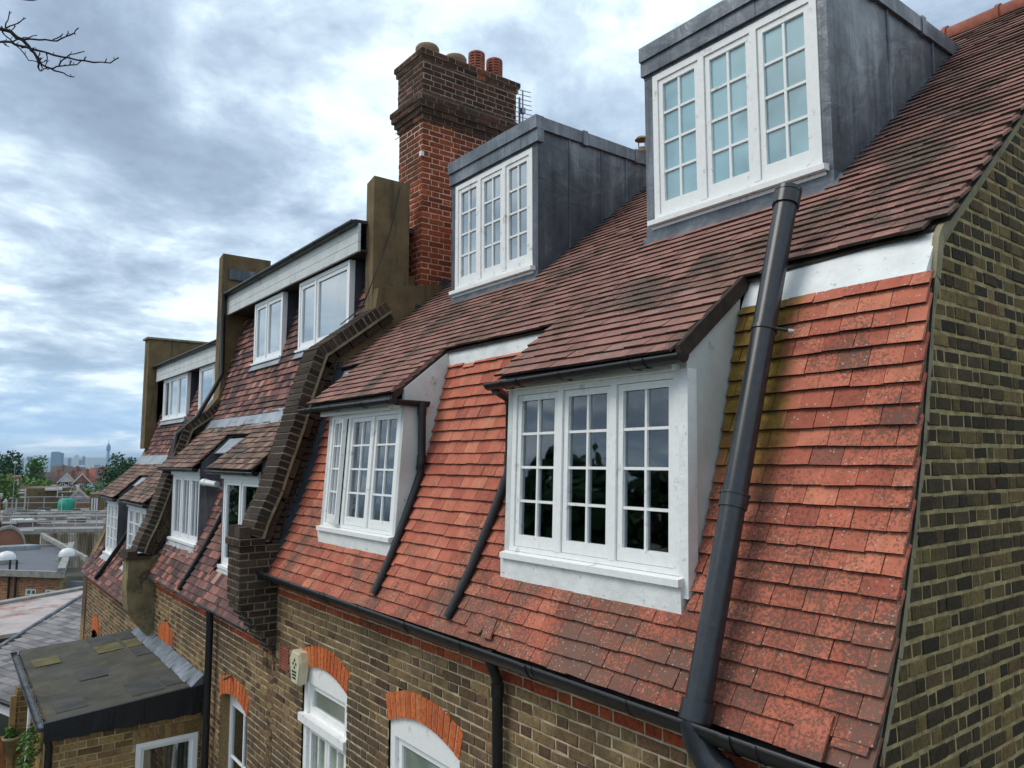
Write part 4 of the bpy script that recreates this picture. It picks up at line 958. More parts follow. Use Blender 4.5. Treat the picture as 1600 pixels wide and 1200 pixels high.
# =================================================================== HOUSE B and C
def mid_house(x0, x1, dz, label, ups, lows, cats, catx, arches, pipes_, gname, lowrows, dzw=0, wallbot=-6.5, D=0):
    """x range, dz = step below house B; profile and roof pitch shared"""
    H = thing('terraced_house', ((x0 + x1) / 2, 5, -9 + dz), label, 'house', 'stepped terrace of mansard-roofed houses')
    LP = [(2.985, -1.93 + dz), (3.045, -1.80 + dz), (3.222, -1.42 + dz), (3.401, -.99 + dz), (3.536, -.60 + dz), (3.66, -.1 + dz), (3.80, .36 + dz), (3.85, .58 + dz)]
    UP = [(3.85, .58 + dz), (4.04, .95 + dz), (4.16, 1.40 + dz), (4.30, 1.85 + dz), (4.42, 2.28 + dz), (4.55, 2.70 + dz)]
    LP = [(y + D * i / 7, z) for i, (y, z) in enumerate(LP)]; UP = [(y + D, z) for y, z in UP]
    Y3 = 3.26 + D * .35
    def catz(y): return -.11 + dz + (1.0 if not D else .92) * (y - 3.16 - D * .4)
    def iv1(y, z):
        iv = [(x0 - .3, x1)]
        for (a, b, zs, zt, _) in lows:
            if z > zs - .16: iv = subtract(iv, a, b)
        return iv
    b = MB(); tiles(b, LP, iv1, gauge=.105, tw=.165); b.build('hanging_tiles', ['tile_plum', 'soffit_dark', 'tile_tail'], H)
    def iv2(y, z):
        iv = [(x0, x1)]
        for (a, b, zs, zt, _) in ups:
            if z > zs + .0: iv = subtract(iv, a + .02, b - .02)
        return iv
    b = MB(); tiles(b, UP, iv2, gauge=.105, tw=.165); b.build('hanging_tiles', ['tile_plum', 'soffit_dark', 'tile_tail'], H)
    # catslide roofs
    g0, g1, gtop = cats
    def iv3(y, z):
        iv = [(catx[0], catx[1])]
        if y < gtop:
            w = (gtop - y) / (gtop - 3.2) if False else 1
            iv = subtract(iv, g0, interp(y, [3.2 + D * .4, gtop], [g1, g1 + .28]))
        return iv
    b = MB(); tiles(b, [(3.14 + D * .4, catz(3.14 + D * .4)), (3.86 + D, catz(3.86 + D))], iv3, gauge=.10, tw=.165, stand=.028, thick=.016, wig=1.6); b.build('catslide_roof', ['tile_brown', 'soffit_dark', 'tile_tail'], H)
    b = MB(); n = 12
    for i in range(n):
        p = catx[0] + (catx[1] - catx[0]) * i / n; q = catx[0] + (catx[1] - catx[0]) * (i + 1) / n; u = U(-.01, .01)
        ya_, yb_ = 3.74 + D, 3.88 + D; b.hexa([(p, ya_, catz(ya_) + .05 + u), (q, ya_, catz(ya_) + .05 + u), (q, yb_ + .02, catz(yb_) + .04), (p, yb_ + .02, catz(yb_) + .04), (p, ya_ + .01, catz(ya_) + .065 + u), (q, ya_ + .01, catz(ya_) + .065 + u), (q, yb_, catz(yb_) + .13), (p, yb_, catz(yb_) + .13)])
    b.build('flashing', 'lead_pale', H)
    b = MB(); b.hexa([(g0 + .0, gtop - .16, catz(gtop - .16) - .06), (g1 + .28, gtop - .16, catz(gtop - .16) - .06), (g1 + .35, gtop + .03, catz(gtop) - .01), (g0 + .12, gtop + .03, catz(gtop) - .01),
                      (g0 + .12, gtop - .16, catz(gtop - .16) - .045), (g1 + .33, gtop - .16, catz(gtop - .16) - .045), (g1 + .35, gtop + .03, catz(gtop) + .005), (g0 + .12, gtop + .03, catz(gtop) + .005)]); b.build('flashing', 'lead_pale', H)
    for k, (a, c, zs, zt, st) in enumerate(lows):
        lower_dormer(H, a, c, zs, zt, Y3, Y3 + .02, Y3 - .07, catz, LP, st['ws'], st['cols'], st['rows'], st['gl'], 'lead', 'paint_clean', zt + .10, 'apron_grey', xe0=a - .08, xe1=c - .02, ap=.22, dep=.5, bot=.05, board='paint_clean')
        if st.get('blind'):
            q = MB(); q.box(a + .05, c - .05, Y3 + .16, Y3 + .17, zs, zt); q.build('blind', st['blind'], H)
        e0, e1 = st['eave']; gutter(H, (e0, Y3 - .095, zt + .105), (e1, Y3 - .095, zt + .10), .05, .7, name='dormer_gutter')
    for k, (a, c, zs, zt, st) in enumerate(ups):
        d = bpy.data.objects.new('dormer', None); col.objects.link(d); d.parent = H; d.location = Vector(((a + c) / 2, 4.18, zs)) - H.location
        window(d, a, c, zs, zt, 4.17 + D, st['ws'], 1, 1, 'glass_sky', pm='paint_clean', fr=.05, mull=.03, sash=.05, bot=.06)
        q = MB(); q.box(a - .03, c + .03, 4.13 + D, 4.24 + D, zs - .03, zs); q.build('sill', 'paint_clean', d)
        q = MB(); q.hexa([(a - .05, 4.10 + D, zs - .13), (c + .05, 4.10 + D, zs - .13), (c + .05, 4.25 + D, zs - .13), (a - .05, 4.25 + D, zs - .13), (a - .02, 4.16 + D, zs - .03), (c + .02, 4.16 + D, zs - .03), (c + .02, 4.25 + D, zs - .03), (a - .02, 4.25 + D, zs - .03)]); q.build('apron', 'lead_pale', d)
        for X in (a, c - .03):
            q = MB(); q.prism_x([(4.25 + D, zs - .03), (4.25 + D, zt + .02), (4.60 + D, zt + .02), (4.24 + D, zs - .03)], X, X + .03); q.build('cheek', 'lead_dark', d)
        q = MB(); q.box(a + .05, c - .05, 4.40 + D, 4.41 + D, zs, zt); q.build('blind', 'blind_cream', d)
    # boarded fascia, soffit, flat roof and gutter
    f = MB(); zf0, zf1 = 2.62 + dz + dzw, 2.98 + dz + dzw; n = 3
    for i in range(n): f.box(x0 + .1, x1 - .045, 4.10 + D + .0 * i, 4.135 + D, zf0 + (zf1 - zf0) * i / n + (.006 if i else 0), zf0 + (zf1 - zf0) * (i + 1) / n)
    f.build('boarded_fascia', 'board_white', H)
    f = MB(); f.box(x0 + .1, x1 - .045, 4.14 + D, 4.62 + D, zf0 + .005, zf0 + .03); f.build('soffit', 'soffit_dark', H)
    f = MB(); f.hexa([(x0 + .05, 4.05 + D, zf1 + .005), (x1 - .045, 4.05 + D, zf1 + .005), (x1 - .045, 9, zf1 + .005), (x0 + .05, 9, zf1 + .005), (x0 + .05, 4.05 + D, zf1 + .04), (x1 - .045, 4.05 + D, zf1 + .04), (x1 - .045, 9, zf1 + .25), (x0 + .05, 9, zf1 + .25)]); f.build('roof', 'felt', H)
    gutter(H, (x0 + .0, 4.055 + D, zf1 + .02), (x1 - .045, 4.055 + D, zf1 + .03), .055, .8, 'black_iron')
    # eaves: lead gutter and wall
    gutter(H, (x0 - .2, 2.975, -1.86 + dz), (x1 - .25, 2.975, -1.88 + dz), .05, 1.0, 'lead_dark')
    b = MB(); b.box(x0, x1 - .2, 3.035, 3.078, -1.95 + dz, -1.83 + dz); b.build('gutter_board', 'soffit_dark', H)
    def iv(z, u0, u1):
        r = [(u0, u1)]
        for a in arches: r = a.cut(r, z)
        return r
    b = MB(); bricks(b, (0, YW, 0), (1, 0, 0), (0, -1, 0), x0, x1 + .25, wallbot, -1.85 + dz, iv, course=.075, jt=.014, wob=.005, matfn=lambda z, x: 2 if z > -2.12 + dz else 0)
    b.box(x0, x1 + .2, YW + .004, YW + .25, -12, wallbot, 1)
    b.build('front_wall', ['brick_stock', 'mortar_stock', 'brick_red'], H)
    for a in arches: arch_ring(H, a, mort='brick_arch', n=10)
    for pts, r in pipes_: pipe(H, pts, r)
    b = MB(); b.box(x0, x1, 4.7, 11.8, -9 + dz, 2.4 + dz); b.build('rear_wall', 'brick_stock', H)
    return H, LP, catz
LPB = [(2.985, -1.93), (3.045, -1.80), (3.222, -1.42), (3.401, -.99), (3.536, -.60), (3.66, -.1), (3.80, .36), (3.85, .58)]
def shift(p, dz): return [(y, z + dz) for y, z in p]
BW = Arch(-10.06, -9.03, -2.72, -2.60, -2.93, -2.82, -6.4)
BV = Arch(-13.30, -12.50, -2.66, -2.50, -3.0, -2.9, -2.99)
HB, _, _ = mid_house(-13.95, -8.50, 0, 'middle house hung with mottled plum tiles, white boarded fascia and plain-glazed upper windows', 
    [(-12.55, -11.28, 1.60, 2.60, dict(ws=[.8, 1])), (-10.62, -8.92, 1.60, 2.60, dict(ws=[.8, 1.5]))],
    [(-13.62, -12.05, -1.24, -.22, dict(ws=3, cols=2, rows=1, gl='glass_clear', blind='curtain_dim', eave=(-14.2, -11.95))), (-10.85, -9.38, -1.40, -.24, dict(ws=[1, 1.1], cols=1, rows=1, gl='glass_clear', blind='blind_cream', eave=(-11.3, -9.3)))],
    (-12.0, -11.2, 3.60), (-14.1, -9.3), [BW, BV],
    [([(-10.30, 2.975, -1.9), (-10.30, 2.985, -2.1), (-10.30, 2.99, -7.5)], .045),
     (slope_pts(-11.35, -.75, -11.75, -1.84, 6, .07, LPB), .04), (slope_pts(-13.45, -.6, -13.95, -1.82, 6, .07, LPB), .04)], 'B', 1)
# B's tall sash behind the arch
def tall_sash(parent, a, zb, zt):
    d = bpy.data.objects.new('window', None); col.objects.link(d); d.parent = parent; d.location = Vector(((a.x0 + a.x1) / 2, YW, zt)) - parent.location
    y = YW + .12; n = 10; X0, X1 = a.x0, a.x1
    f = MB(); f.prism_y([(X0, a.zs_i - .12), (X1, a.zs_i - .12)] + [(X0 + (X1 - X0) * i / n, a.zi(X0 + (X1 - X0) * i / n)) for i in range(n, -1, -1)], y, y + .06)
    f.box(X0, X0 + .07, y, y + .06, zb, a.zs_i - .12); f.box(X1 - .07, X1, y, y + .06, zb, a.zs_i - .12); f.build('window_frame', 'paint_clean', d)
    s = MB(); m_ = (X0 + X1) / 2; s.box(m_ - .015, m_ + .015, y + .01, y + .045, zb, a.zs_i - .12)
    for k in range(1, 6): zz = a.zs_i - .12 - k * .62; s.box(X0 + .07, X1 - .07, y + .011, y + .044, zz - (.03 if k % 2 == 0 else .012), zz + (.03 if k % 2 == 0 else .012))
    s.build('casement', 'paint_clean', d)
    g = MB(); g.box(X0 + .06, X1 - .06, y + .025, y + .029, zb, a.zs_i - .1); g.build('pane', 'glass_clear', d)
    c = MB(); c.box(X0, X1, y + .15, y + .16, zb, a.zs_i); c.build('curtain', 'curtain', d)
    r = MB(); r.box(X0 - .11, X0 - .001, YW + .003, y + .06, zb, a.zs_i); r.box(X1 + .001, X1 + .11, YW + .003, y + .06, zb, a.zs_i); r.build('reveal', 'brick_stock', d)
tall_sash(HB, BW, -6.4, -2.9)
b = MB(); b.box(-13.3, -12.5, YW + .02, YW + .06, -3.0, -2.88); b.build('arch_infill', 'brick_stock', HB)
PBC = party_wall(-13.72, -.68, 'curved brick-coped parapet with brown rendered foot, between the plum tiled house and the farthest house', False, th=.45, stk=(4.02, 4.9, 4.45))
bx('flashing', 'lead', PBC, -14.0, -13.905, 4.13, 4.60, 3.30, 3.50)
# downpipe on its flank
pipe(HB, [(-13.80, 4.02, 3.0), (-13.84, 4.03, 2.72), (-13.84, 4.05, 1.55), (-13.80, 3.90, 1.25), (-13.72, 3.62, .75), (-13.85, 3.35, .45), (-13.9, 3.28, -.3)], .04)
CW = Arch(-19.35, -18.55, -3.50, -3.36, -3.75, -3.66, -6.4)
HC, _, _ = mid_house(-20.35, -14.10, -.69, 'farthest visible house of the row with small-paned dormers under brown tiles',
    [(-19.75, -17.6, .98, 1.97, dict(ws=[.7, 1, 1])), (-16.65, -15.0, .98, 1.97, dict(ws=[1.3, .8]))],
    [(-19.90, -18.62, -2.06, -.94, dict(ws=3, cols=2, rows=4, gl='glass_clear', blind='curtain_dim', eave=(-20.5, -18.5))), (-17.55, -15.8, -2.06, -.94, dict(ws=3, cols=2, rows=4, gl='glass_clear', blind='curtain_dim', eave=(-17.9, -15.6)))],
    (-18.55, -17.85, 3.75), (-20.45, -15.6), [CW],
    [(slope_pts(-17.6, -1.35, -18.55, -2.50, 6, .07, shift(LPB, -.69)), .045)], 'C', 4, dzw=.02, D=.24)
b = MB(); b.box(-19.3, -18.6, YW + .05, YW + .07, -6, -3.7); b.build('pane', 'glass_dark', HC)
b = MB(); b.prism_x([(4.15, .3), (4.15, 3.02), (6.2, 3.02), (6.2, .3)], -20.75, -20.3)
t = thing('party_wall', (-20.5, 4.3, 0), 'farthest tall brown rendered wall closing the end of the row', 'parapet wall', 'stepped party walls between the houses')
b.build('rendered_stack', 'stucco', t); bx('cap', 'cement', t, -20.8, -20.26, 4.1, 6.25, 3.022, 3.07)
b = MB(); b.prism_x([(3.0, -10), (3.06, -2.55), (3.4, -1.65), (3.8, -.7), (4.12, -.02), (4.4, .6), (4.4, 2.2), (11, 2.2), (11, -10)], -20.74, -20.30); b.build('end_wall', 'brick_stock', t)
# a clipped green shrub behind the ridge of C
def leaves(mb, c, rad, n, size, m=0, shell=.55, squash=1, lobes=5):
    c = Vector(c); lb = [(c + Vector((U(-.5, .5) * rad, U(-.5, .5) * rad, U(-.45, .5) * rad * squash)), rad * U(.4, .68)) for _ in range(lobes)] + [(c, rad * .7)]
    for i in range(n):
        cc, rr = random.choice(lb); d = Vector((random.gauss(0, 1), random.gauss(0, 1), random.gauss(0, 1))).normalized()
        p = cc + Vector((d.x, d.y, d.z * squash)) * rr * (shell + (1 - shell) * R() ** .5) * U(.85, 1.1)
        a = Vector((random.gauss(0, 1), random.gauss(0, 1), random.gauss(0, 1))).normalized(); e = (d + a * .8).normalized(); u = e.orthogonal().normalized(); v = e.cross(u); s = size * U(.6, 1.3)
        mb.add([p - u * s, p - v * s * .6, p + u * s, p + v * s * .6], [(0, 1, 2, 3)], m)

def plant(name, loc, rad, label, cat, leaf, n=500, size=.05, squash=1.2, group=None, lobes=5):
    b = MB(); leaves(b, loc, rad, n, size, squash=squash, lobes=lobes); o = b.build(name, leaf); return tag(o, label, cat, group)
plant('shrub', (-15.2, 4.9, 2.95), .40, 'small clipped dark green shrub rising over the far roof beside the rendered stack', 'shrub', 'leaf_dark', 900, .045)
b = MB(); b.lathe((-15.05, 4.75, 2.3), [(.12, 0), (.14, .45), (.11, .47), (.1, .7), (.13, .72)], 12); tag(b.build('chimney_pot', 'pot_buff'), 'pale chimney pot in front of the rooftop shrub', 'chimney pot')

# security camera and alarm box
t = thing('security_camera', (-11.4, 3.35, -.34), 'white cylindrical security camera on the dark lead between the two dormers', 'camera')
b = MB(); p0, p1 = Vector((-11.55, 3.18, -.31)), Vector((-11.10, 3.24, -.33)); b.tube([p0, p1], .043, 16); b.tube([p0 + Vector((-.03, 0, .0)), p0 + Vector((.1, .013, .0))], .050, 16); b.build('camera_body', 'dome_white', t)
b = MB(); b.tube([p1 - Vector((.1, 0, 0)), p1 + Vector((-.05, .2, -.12))], .018, 8); b.build('bracket', 'dome_white', t)
t = thing('alarm_box', (-7.38, 3.0, -2.03), 'cream alarm box with a dark diamond emblem on the brick wall', 'alarm box')
def hexbox(mb, cx, cz, w_, h_, y0, y1, m=0): mb.prism_y([(cx - w_ * .28, cz - h_ / 2), (cx + w_ * .28, cz - h_ / 2), (cx + w_ / 2, cz + h_ * .22), (cx + w_ * .36, cz + h_ / 2), (cx - w_ * .36, cz + h_ / 2), (cx - w_ / 2, cz + h_ * .22)], y0, y1, m)
b = MB(); hexbox(b, -7.42, -2.03, .27, .31, YW - .09, YW - .008); hexbox(b, -7.42, -2.03, .24, .28, YW - .105, YW - .089); b.build('cover', 'plastic_cream', t)
b = MB()
for sx, sz in ((0, 1), (0, -1), (1, 0), (-1, 0)):
    c = Vector((-7.42 + sx * .035, 0, -1.99 + sz * .035)); r_ = .018
    b.prism_y([(c.x - r_, c.z), (c.x, c.z - r_), (c.x + r_, c.z), (c.x, c.z + r_)], YW - .109, YW - .104)
for i, (w_, zz) in enumerate(((.12, -2.075), (.10, -2.105), (.08, -2.135))):
    k = -w_ / 2
    while k < w_ / 2 - .008: b.box(-7.42 + k, -7.42 + k + .009, YW - .109, YW - .104, zz, zz + .018); k += .014
b.build('emblem', 'ink', t)
# bracket stub above B's window
b = MB(); b.tube([(-9.62, 3.06, -2.60), (-9.52, 2.93, -2.60)], .018, 8); tag(b.build('pipe_stub', 'pot_buff'), 'short pale pipe stub poking out above the tall arched window', 'pipe')

# =================================================================== rear extension
E_ = thing('extension', (-12.8, 2.2, -8), 'brick rear extension with flat felt roof and black edge, joined to the middle house', 'extension')
b = MB()
b.hexa([(-15.0, 1.34, -3.16), (-10.78, 1.30, -3.16), (-10.78, 3.07, -3.10), (-14.6, 3.07, -3.10), (-15.0, 1.34, -3.08), (-10.78, 1.30, -3.10), (-10.78, 3.07, -2.96), (-14.6, 3.07, -2.90)])
def rz(x, y): # roof surface height
    t_ = (y - 1.3) / 1.77; return lerp(lerp(-3.08, -3.10, (x + 15) / 4.2), lerp(-2.90, -2.96, (x + 14.6) / 3.8), t_)
def patch(x0, x1, y0, y1, m): b.hexa([(x0, y0, rz(x0, y0) + .001), (x1, y0, rz(x1, y0) + .001), (x1, y1, rz(x1, y1) + .001), (x0, y1, rz(x0, y1) + .001), (x0, y0, rz(x0, y0) + .006), (x1, y0, rz(x1, y0) + .006), (x1, y1, rz(x1, y1) + .006), (x0, y1, rz(x0, y1) + .006)], m)
for i in range(6):
    x0 = -14.7 + i * .62
    for j in range(4):
        y0 = 1.42 + j * .42
        if R() < (.22 if i > 1 else .7): patch(x0 + .0, x0 + U(.5, .62), y0, y0 + U(.34, .42), 2 if i > 1 or R() < .4 else 1)
b.build('felt_roof', ['felt', 'felt_olive', 'felt_patch'], E_)
b = MB(); n = 26
for i in range(n):
    p = 1.26 + (3.06 - 1.26) * i / n; q = 1.26 + (3.06 - 1.26) * (i + 1) / n; w_ = U(0, .02)
    b.hexa([(-10.80, p, -3.30 - w_), (-10.745 + U(0, .012), p, -3.30 - w_), (-10.745 + U(0, .012), q, -3.30 - w_), (-10.80, q, -3.30 - w_), (-10.80, p, rz(-10.8, p) + .012), (-10.75, p, rz(-10.8, p) + .010), (-10.75, q, rz(-10.8, q) + .010), (-10.80, q, rz(-10.8, q) + .012)])
b.build('felt_edge', 'felt_black', E_)
b = MB()
def ivE(z, u0, u1): return subtract([(u0, u1)], 2.28, 3.04) if -4.35 < z < -3.56 else [(u0, u1)]
bricks(b, (-10.82, 0, 0), (0, 1, 0), (1, 0, 0), 1.38, 3.07, -6.5, -3.16, ivE, course=.085, sl=.26, hl=.125, jt=.013)
bricks(b, (0, 1.38, 0), (1, 0, 0), (0, -1, 0), -14.95, -10.82, -6.5, -3.2, None, course=.085)
b.box(-14.9, -10.84, 1.40, 3.07, -9, -6.5, 1)
b.build('wall', ['brick_yellow', 'mortar_stock'], E_)
b = MB()   # soldier course lintel over the window
y = 2.24
while y < 3.06: b.box(-10.82, -10.808, y, y + .066, -3.555, -3.40); y += .077
b.build('lintel', 'brick_yellow', E_)
d = bpy.data.objects.new('window', None); col.objects.link(d); d.parent = E_; d.location = Vector((-10.8, 2.66, -4)) - E_.location
b = MB(); Y0, Y1, Z0, Z1 = 2.285, 3.035, -4.35, -3.565
b.box(-10.90, -10.80, Y0, Y0 + .06, Z0, Z1); b.box(-10.90, -10.80, Y1 - .06, Y1, Z0, Z1); b.box(-10.90, -10.80, Y0 + .06, Y1 - .06, Z1 - .06, Z1); b.box(-10.90, -10.80, Y0 + .06, Y1 - .06, Z0, Z0 + .06)
b.box(-10.88, -10.83, Y0 + .06, Y0 + .10, Z0 + .06, Z1 - .06); b.box(-10.88, -10.83, Y1 - .10, Y1 - .06, Z0 + .06, Z1 - .06); b.box(-10.88, -10.83, Y0 + .10, Y1 - .10, Z1 - .10, Z1 - .06); b.build('window_frame', 'paint_clean', d)
b = MB(); b.box(-10.862, -10.857, Y0 + .09, Y1 - .09, Z0, Z1 - .09); b.build('pane', 'glass_clear', d)
b = MB()
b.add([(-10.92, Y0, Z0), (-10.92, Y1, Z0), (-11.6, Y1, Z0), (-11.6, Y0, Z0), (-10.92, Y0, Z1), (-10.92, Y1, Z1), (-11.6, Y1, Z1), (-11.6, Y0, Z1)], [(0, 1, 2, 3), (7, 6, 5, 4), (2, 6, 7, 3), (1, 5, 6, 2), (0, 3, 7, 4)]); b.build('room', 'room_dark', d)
b = MB()
for i in range(7): b.tube([(-11.1, Y0 + .42 + i * .05, Z0), (-11.1, Y0 + .42 + i * .05, Z1)], .024, 8)
b.build('curtain', 'curtain', d)
b = MB(); n = 14   # dressed lead upstand against the house wall
for i in range(n):
    p = -14.5 + 3.75 * i / n; q = -14.5 + 3.75 * (i + 1) / n; u = U(-.01, .01)
    b.hexa([(p, 2.90 + u, rz(p, 2.9) + .008), (q, 2.90 + u, rz(q, 2.9) + .008), (q, 3.06, rz(q, 3.05) + .0), (p, 3.06, rz(p, 3.05)), (p, 2.905 + u, rz(p, 2.9) + .016), (q, 2.905 + u, rz(q, 2.9) + .016), (q, 3.062, rz(q, 3.05) + .13 + u), (p, 3.062, rz(p, 3.05) + .13 + u)])
b.build('flashing', 'lead_edge', E_)
gutter(E_, (-15.0, 1.27, -3.10), (-10.86, 1.24, -3.17), .05, .9, 'lead_dark')
pipe(E_, [(-10.84, 1.30, -3.2), (-10.84, 1.33, -3.4), (-10.84, 1.33, -8)], .04)
# leaf litter lying on the roof
b = MB()
for i in range(150):
    x, y = U(-14.6, -10.9), U(1.4, 2.95); s_ = U(.008, .02); z = rz(x, y) + .009; a = U(0, 3.1)
    b.add([(x - s_ * math.cos(a), y - s_ * math.sin(a), z), (x + s_ * .4 * math.sin(a), y - s_ * .4 * math.cos(a), z + .004), (x + s_ * math.cos(a), y + s_ * math.sin(a), z), (x - s_ * .4 * math.sin(a), y + s_ * .4 * math.cos(a), z + .003)], [(0, 1, 2, 3)])
for i in range(240):
    x, y = U(-15.0, -10.9), 1.27 + U(-.04, .05); s_ = U(.01, .025); z = -3.12 + U(-.01, .03); a = U(0, 3.1)
    b.add([(x - s_ * math.cos(a), y - s_ * math.sin(a), z), (x + s_ * .4 * math.sin(a), y - s_ * .4 * math.cos(a), z + .004), (x + s_ * math.cos(a), y + s_ * math.sin(a), z), (x - s_ * .4 * math.sin(a), y + s_ * .4 * math.cos(a), z + .003)], [(0, 1, 2, 3)])
tag(b.build('leaf_litter', 'pot_buff'), 'pale dry leaf litter scattered on the flat felt roof and in its gutter', 'leaf litter', kind='stuff')

# things below the extension on the left
b = MB(); bricks(b, (-13.3, 0, 0), (0, 1, 0), (1, 0, 0), 1.20, 1.42, -8, -3.25, None); bricks(b, (0, 1.20, 0), (1, 0, 0), (0, -1, 0), -13.55, -13.3, -8, -3.25, None)
t = thing('gate_pier', (-13.4, 1.3, -8), 'narrow yellow brick pier beside the climbing plant', 'pier'); b.build('pier_shaft', ['brick_yellow', 'mortar_stock'], t)
b = MB(); b.box(-13.30, -13.24, 1.12, 1.19, -8, -3.35); b.build('timber_post', 'oak_post', t)
b = MB(); b.tube([(-12.9, 1.33, -3.3), (-12.9, 1.33, -8)], .03, 8); tag(b.build('white_pipe', 'dome_white'), 'slim white pipe running down beside the climbing plant', 'pipe')
t = thing('slatted_fence', (-13.5, .9, -8), 'orange cedar slatted fence at the lower left', 'fence')
for i in range(14): bx('slat', 'cedar', t, -13.52, -13.49, -.3, 1.16, -5.6 + i * .118, -5.6 + i * .118 + .106)
for y in (1.10, .2): bx('post', 'oak_post', t, -13.6, -13.522, y, y + .08, -8, -4.05)
t = thing('potted_plant', (-13.35, 1.14, -4.2), 'leafy plant in a round ochre pot above the fence', 'potted plant')
b = MB(); b.lathe((-13.2, 1.16, -4.16), [(.02, 0), (.08, .01), (.115, .23), (.125, .23), (.125, .27), (.10, .27), (.10, .22), (.01, .22)], 20); b.build('pot', 'stucco_pale', t)
b = MB(); leaves(b, (-13.2, 1.16, -3.86), .10, 160, .03); b.build('foliage', 'leaf_mid', t)
b = MB()
for k in range(7): leaves(b, (-11.7 + U(-.35, .3), 1.22, -3.5 - k * .17), .16, 150, .026, lobes=3)
tag(b.build('climbing_plant', 'leaf_light'), 'pale leafy climber growing up the side of the brick extension', 'climbing plant')
# neighbour with slate roof and white windows
N_ = thing('slate_roofed_house', (-22, 2, -10), 'low neighbouring building with grey slate roof and white-framed windows beyond the extension', 'building')
SA, SB, SC = Vector((-19.0, .95, -4.55)), Vector((-15.6, 2.10, -4.52)), Vector((-26.2, 3.95, -3.86))
e1 = (SB - SA).normalized(); up = (SC - SA) - e1 * (SC - SA).dot(e1); Ln = up.length; up.normalize(); nn = e1.cross(up).normalized()
if nn.z < 0: nn = -nn
b = MB()
k = 0; g = .21
DD = SA + 0 * SA; rD = sight(0, 1012, 1); rC = sight(135, 928, 1)
PD = rD * (SA.dot(nn) / rD.dot(nn)); PC = rC * (SA.dot(nn) / rC.dot(nn)); lineD = (PC - PD).normalized(); side = lineD.cross(nn)
if side.dot(SA - PD) > 0: side = -side
while k * g < Ln * 2.2:
    o0 = SA + up * k * g; x = -6.2 - (.14 if k % 2 else 0)
    while x < 6.2:
        w0 = x + .003; w1 = x + .277; x += .28
        if (o0 + e1 * (w0 + w1) / 2 - PD).dot(side) > 0: continue
        j = U(-.004, .004)
        vs = [o0 + e1 * w0 + up * j + nn * .018, o0 + e1 * w1 + up * j + nn * .018, o0 + e1 * w1 + up * (g + .1) + nn * .004, o0 + e1 * w0 + up * (g + .1) + nn * .004]
        b.hexa(vs + [q + nn * .009 for q in vs])
    k += 1
b.build('roof', 'slate', N_)
b = MB(); q0, q1 = SA + e1 * -2.2, SA + e1 * 4.2
b.tube([q0 - nn * .03, q1 - nn * .03], .045, 10); b.build('gutter', 'black_iron', N_)
b = MB(); dn = Vector((0, 0, -1)); off = up * .12; off.z = 0
def wallbox(mb, s0, s1, z0, z1, o=0, t=.06, m=0):
    a = SA + e1 * s0 + off; c = SA + e1 * s1 + off; pn = Vector((e1.y, -e1.x, 0)).normalized()
    if pn.dot(Vector((0, 0, 0)) - SA) < 0: pn = -pn
    a = a + pn * o; c = c + pn * o
    vs = [Vector((a.x, a.y, z0)), Vector((c.x, c.y, z0)), Vector((c.x, c.y, z0)) - pn * t, Vector((a.x, a.y, z0)) - pn * t]
    mb.hexa(vs + [Vector((v.x, v.y, z1)) for v in vs], m)
wallbox(b, -2.1, 4.1, -4.84, -4.60, .03); 
for s_ in (-1.2, -.2, .75, 1.7, 2.6): wallbox(b, s_, s_ + .07, -5.9, -4.84, .02)
wallbox(b, -2.1, 4.1, -5.97, -5.9, .03); b.build('window_frame', 'paint_clean', N_)
b = MB(); wallbox(b, -2.1, 4.1, -5.9, -4.84, 0, .02); b.build('pane', 'glass_dark', N_)
b = MB(); wallbox(b, -2.1, 4.1, -10, -5.97, 0, .2); b.build('wall', 'brick_yellow', N_)
b = MB(); t0 = PD - lineD * 2 + nn * .03; t1 = PC + lineD * .5 + nn * .03; b.tube([t0, t1], .05, 8); b.build('ridge', 'lead_edge', N_)

# =================================================================== middle distance
def bear(u):
    return math.radians(37.397) - math.atan((800 - u) / (FPX / math.cos(PITCH)))
def BP(u, d, z): a = bear(u); return Vector((-d * math.cos(a), d * math.sin(a), z))
def slab(mb, pts, z0, z1, m=0):
    n = len(pts); mb.add([(p.x, p.y, z0) for p in pts] + [(p.x, p.y, z1) for p in pts], [list(range(n))[::-1], list(range(n, 2 * n))] + [(i, (i + 1) % n, n + (i + 1) % n, n + i) for i in range(n)], m)
# pink sheeted roof
t = thing('low_building', BP(60, 40, -9), 'low building with a faded pink metal sheet roof beyond the slates', 'building')
b = MB(); slab(b, [BP(-30, 29.8, 0), BP(150, 31, 0), BP(142, 38.5, 0), BP(-30, 35.5, 0)], -5.72, -5.6); b.build('roof', 'pink_metal', t)
b = MB(); slab(b, [BP(-30, 35.6, 0), BP(142, 38.6, 0), BP(142, 39.1, 0), BP(-30, 36.1, 0)], -5.8, -5.5); b.build('parapet', 'coping_stone', t)
b = MB(); slab(b, [BP(-28, 30.2, 0), BP(148, 31.4, 0), BP(140, 38, 0), BP(-28, 35, 0)], -12, -5.73); b.build('wall', 'far_brick', t)
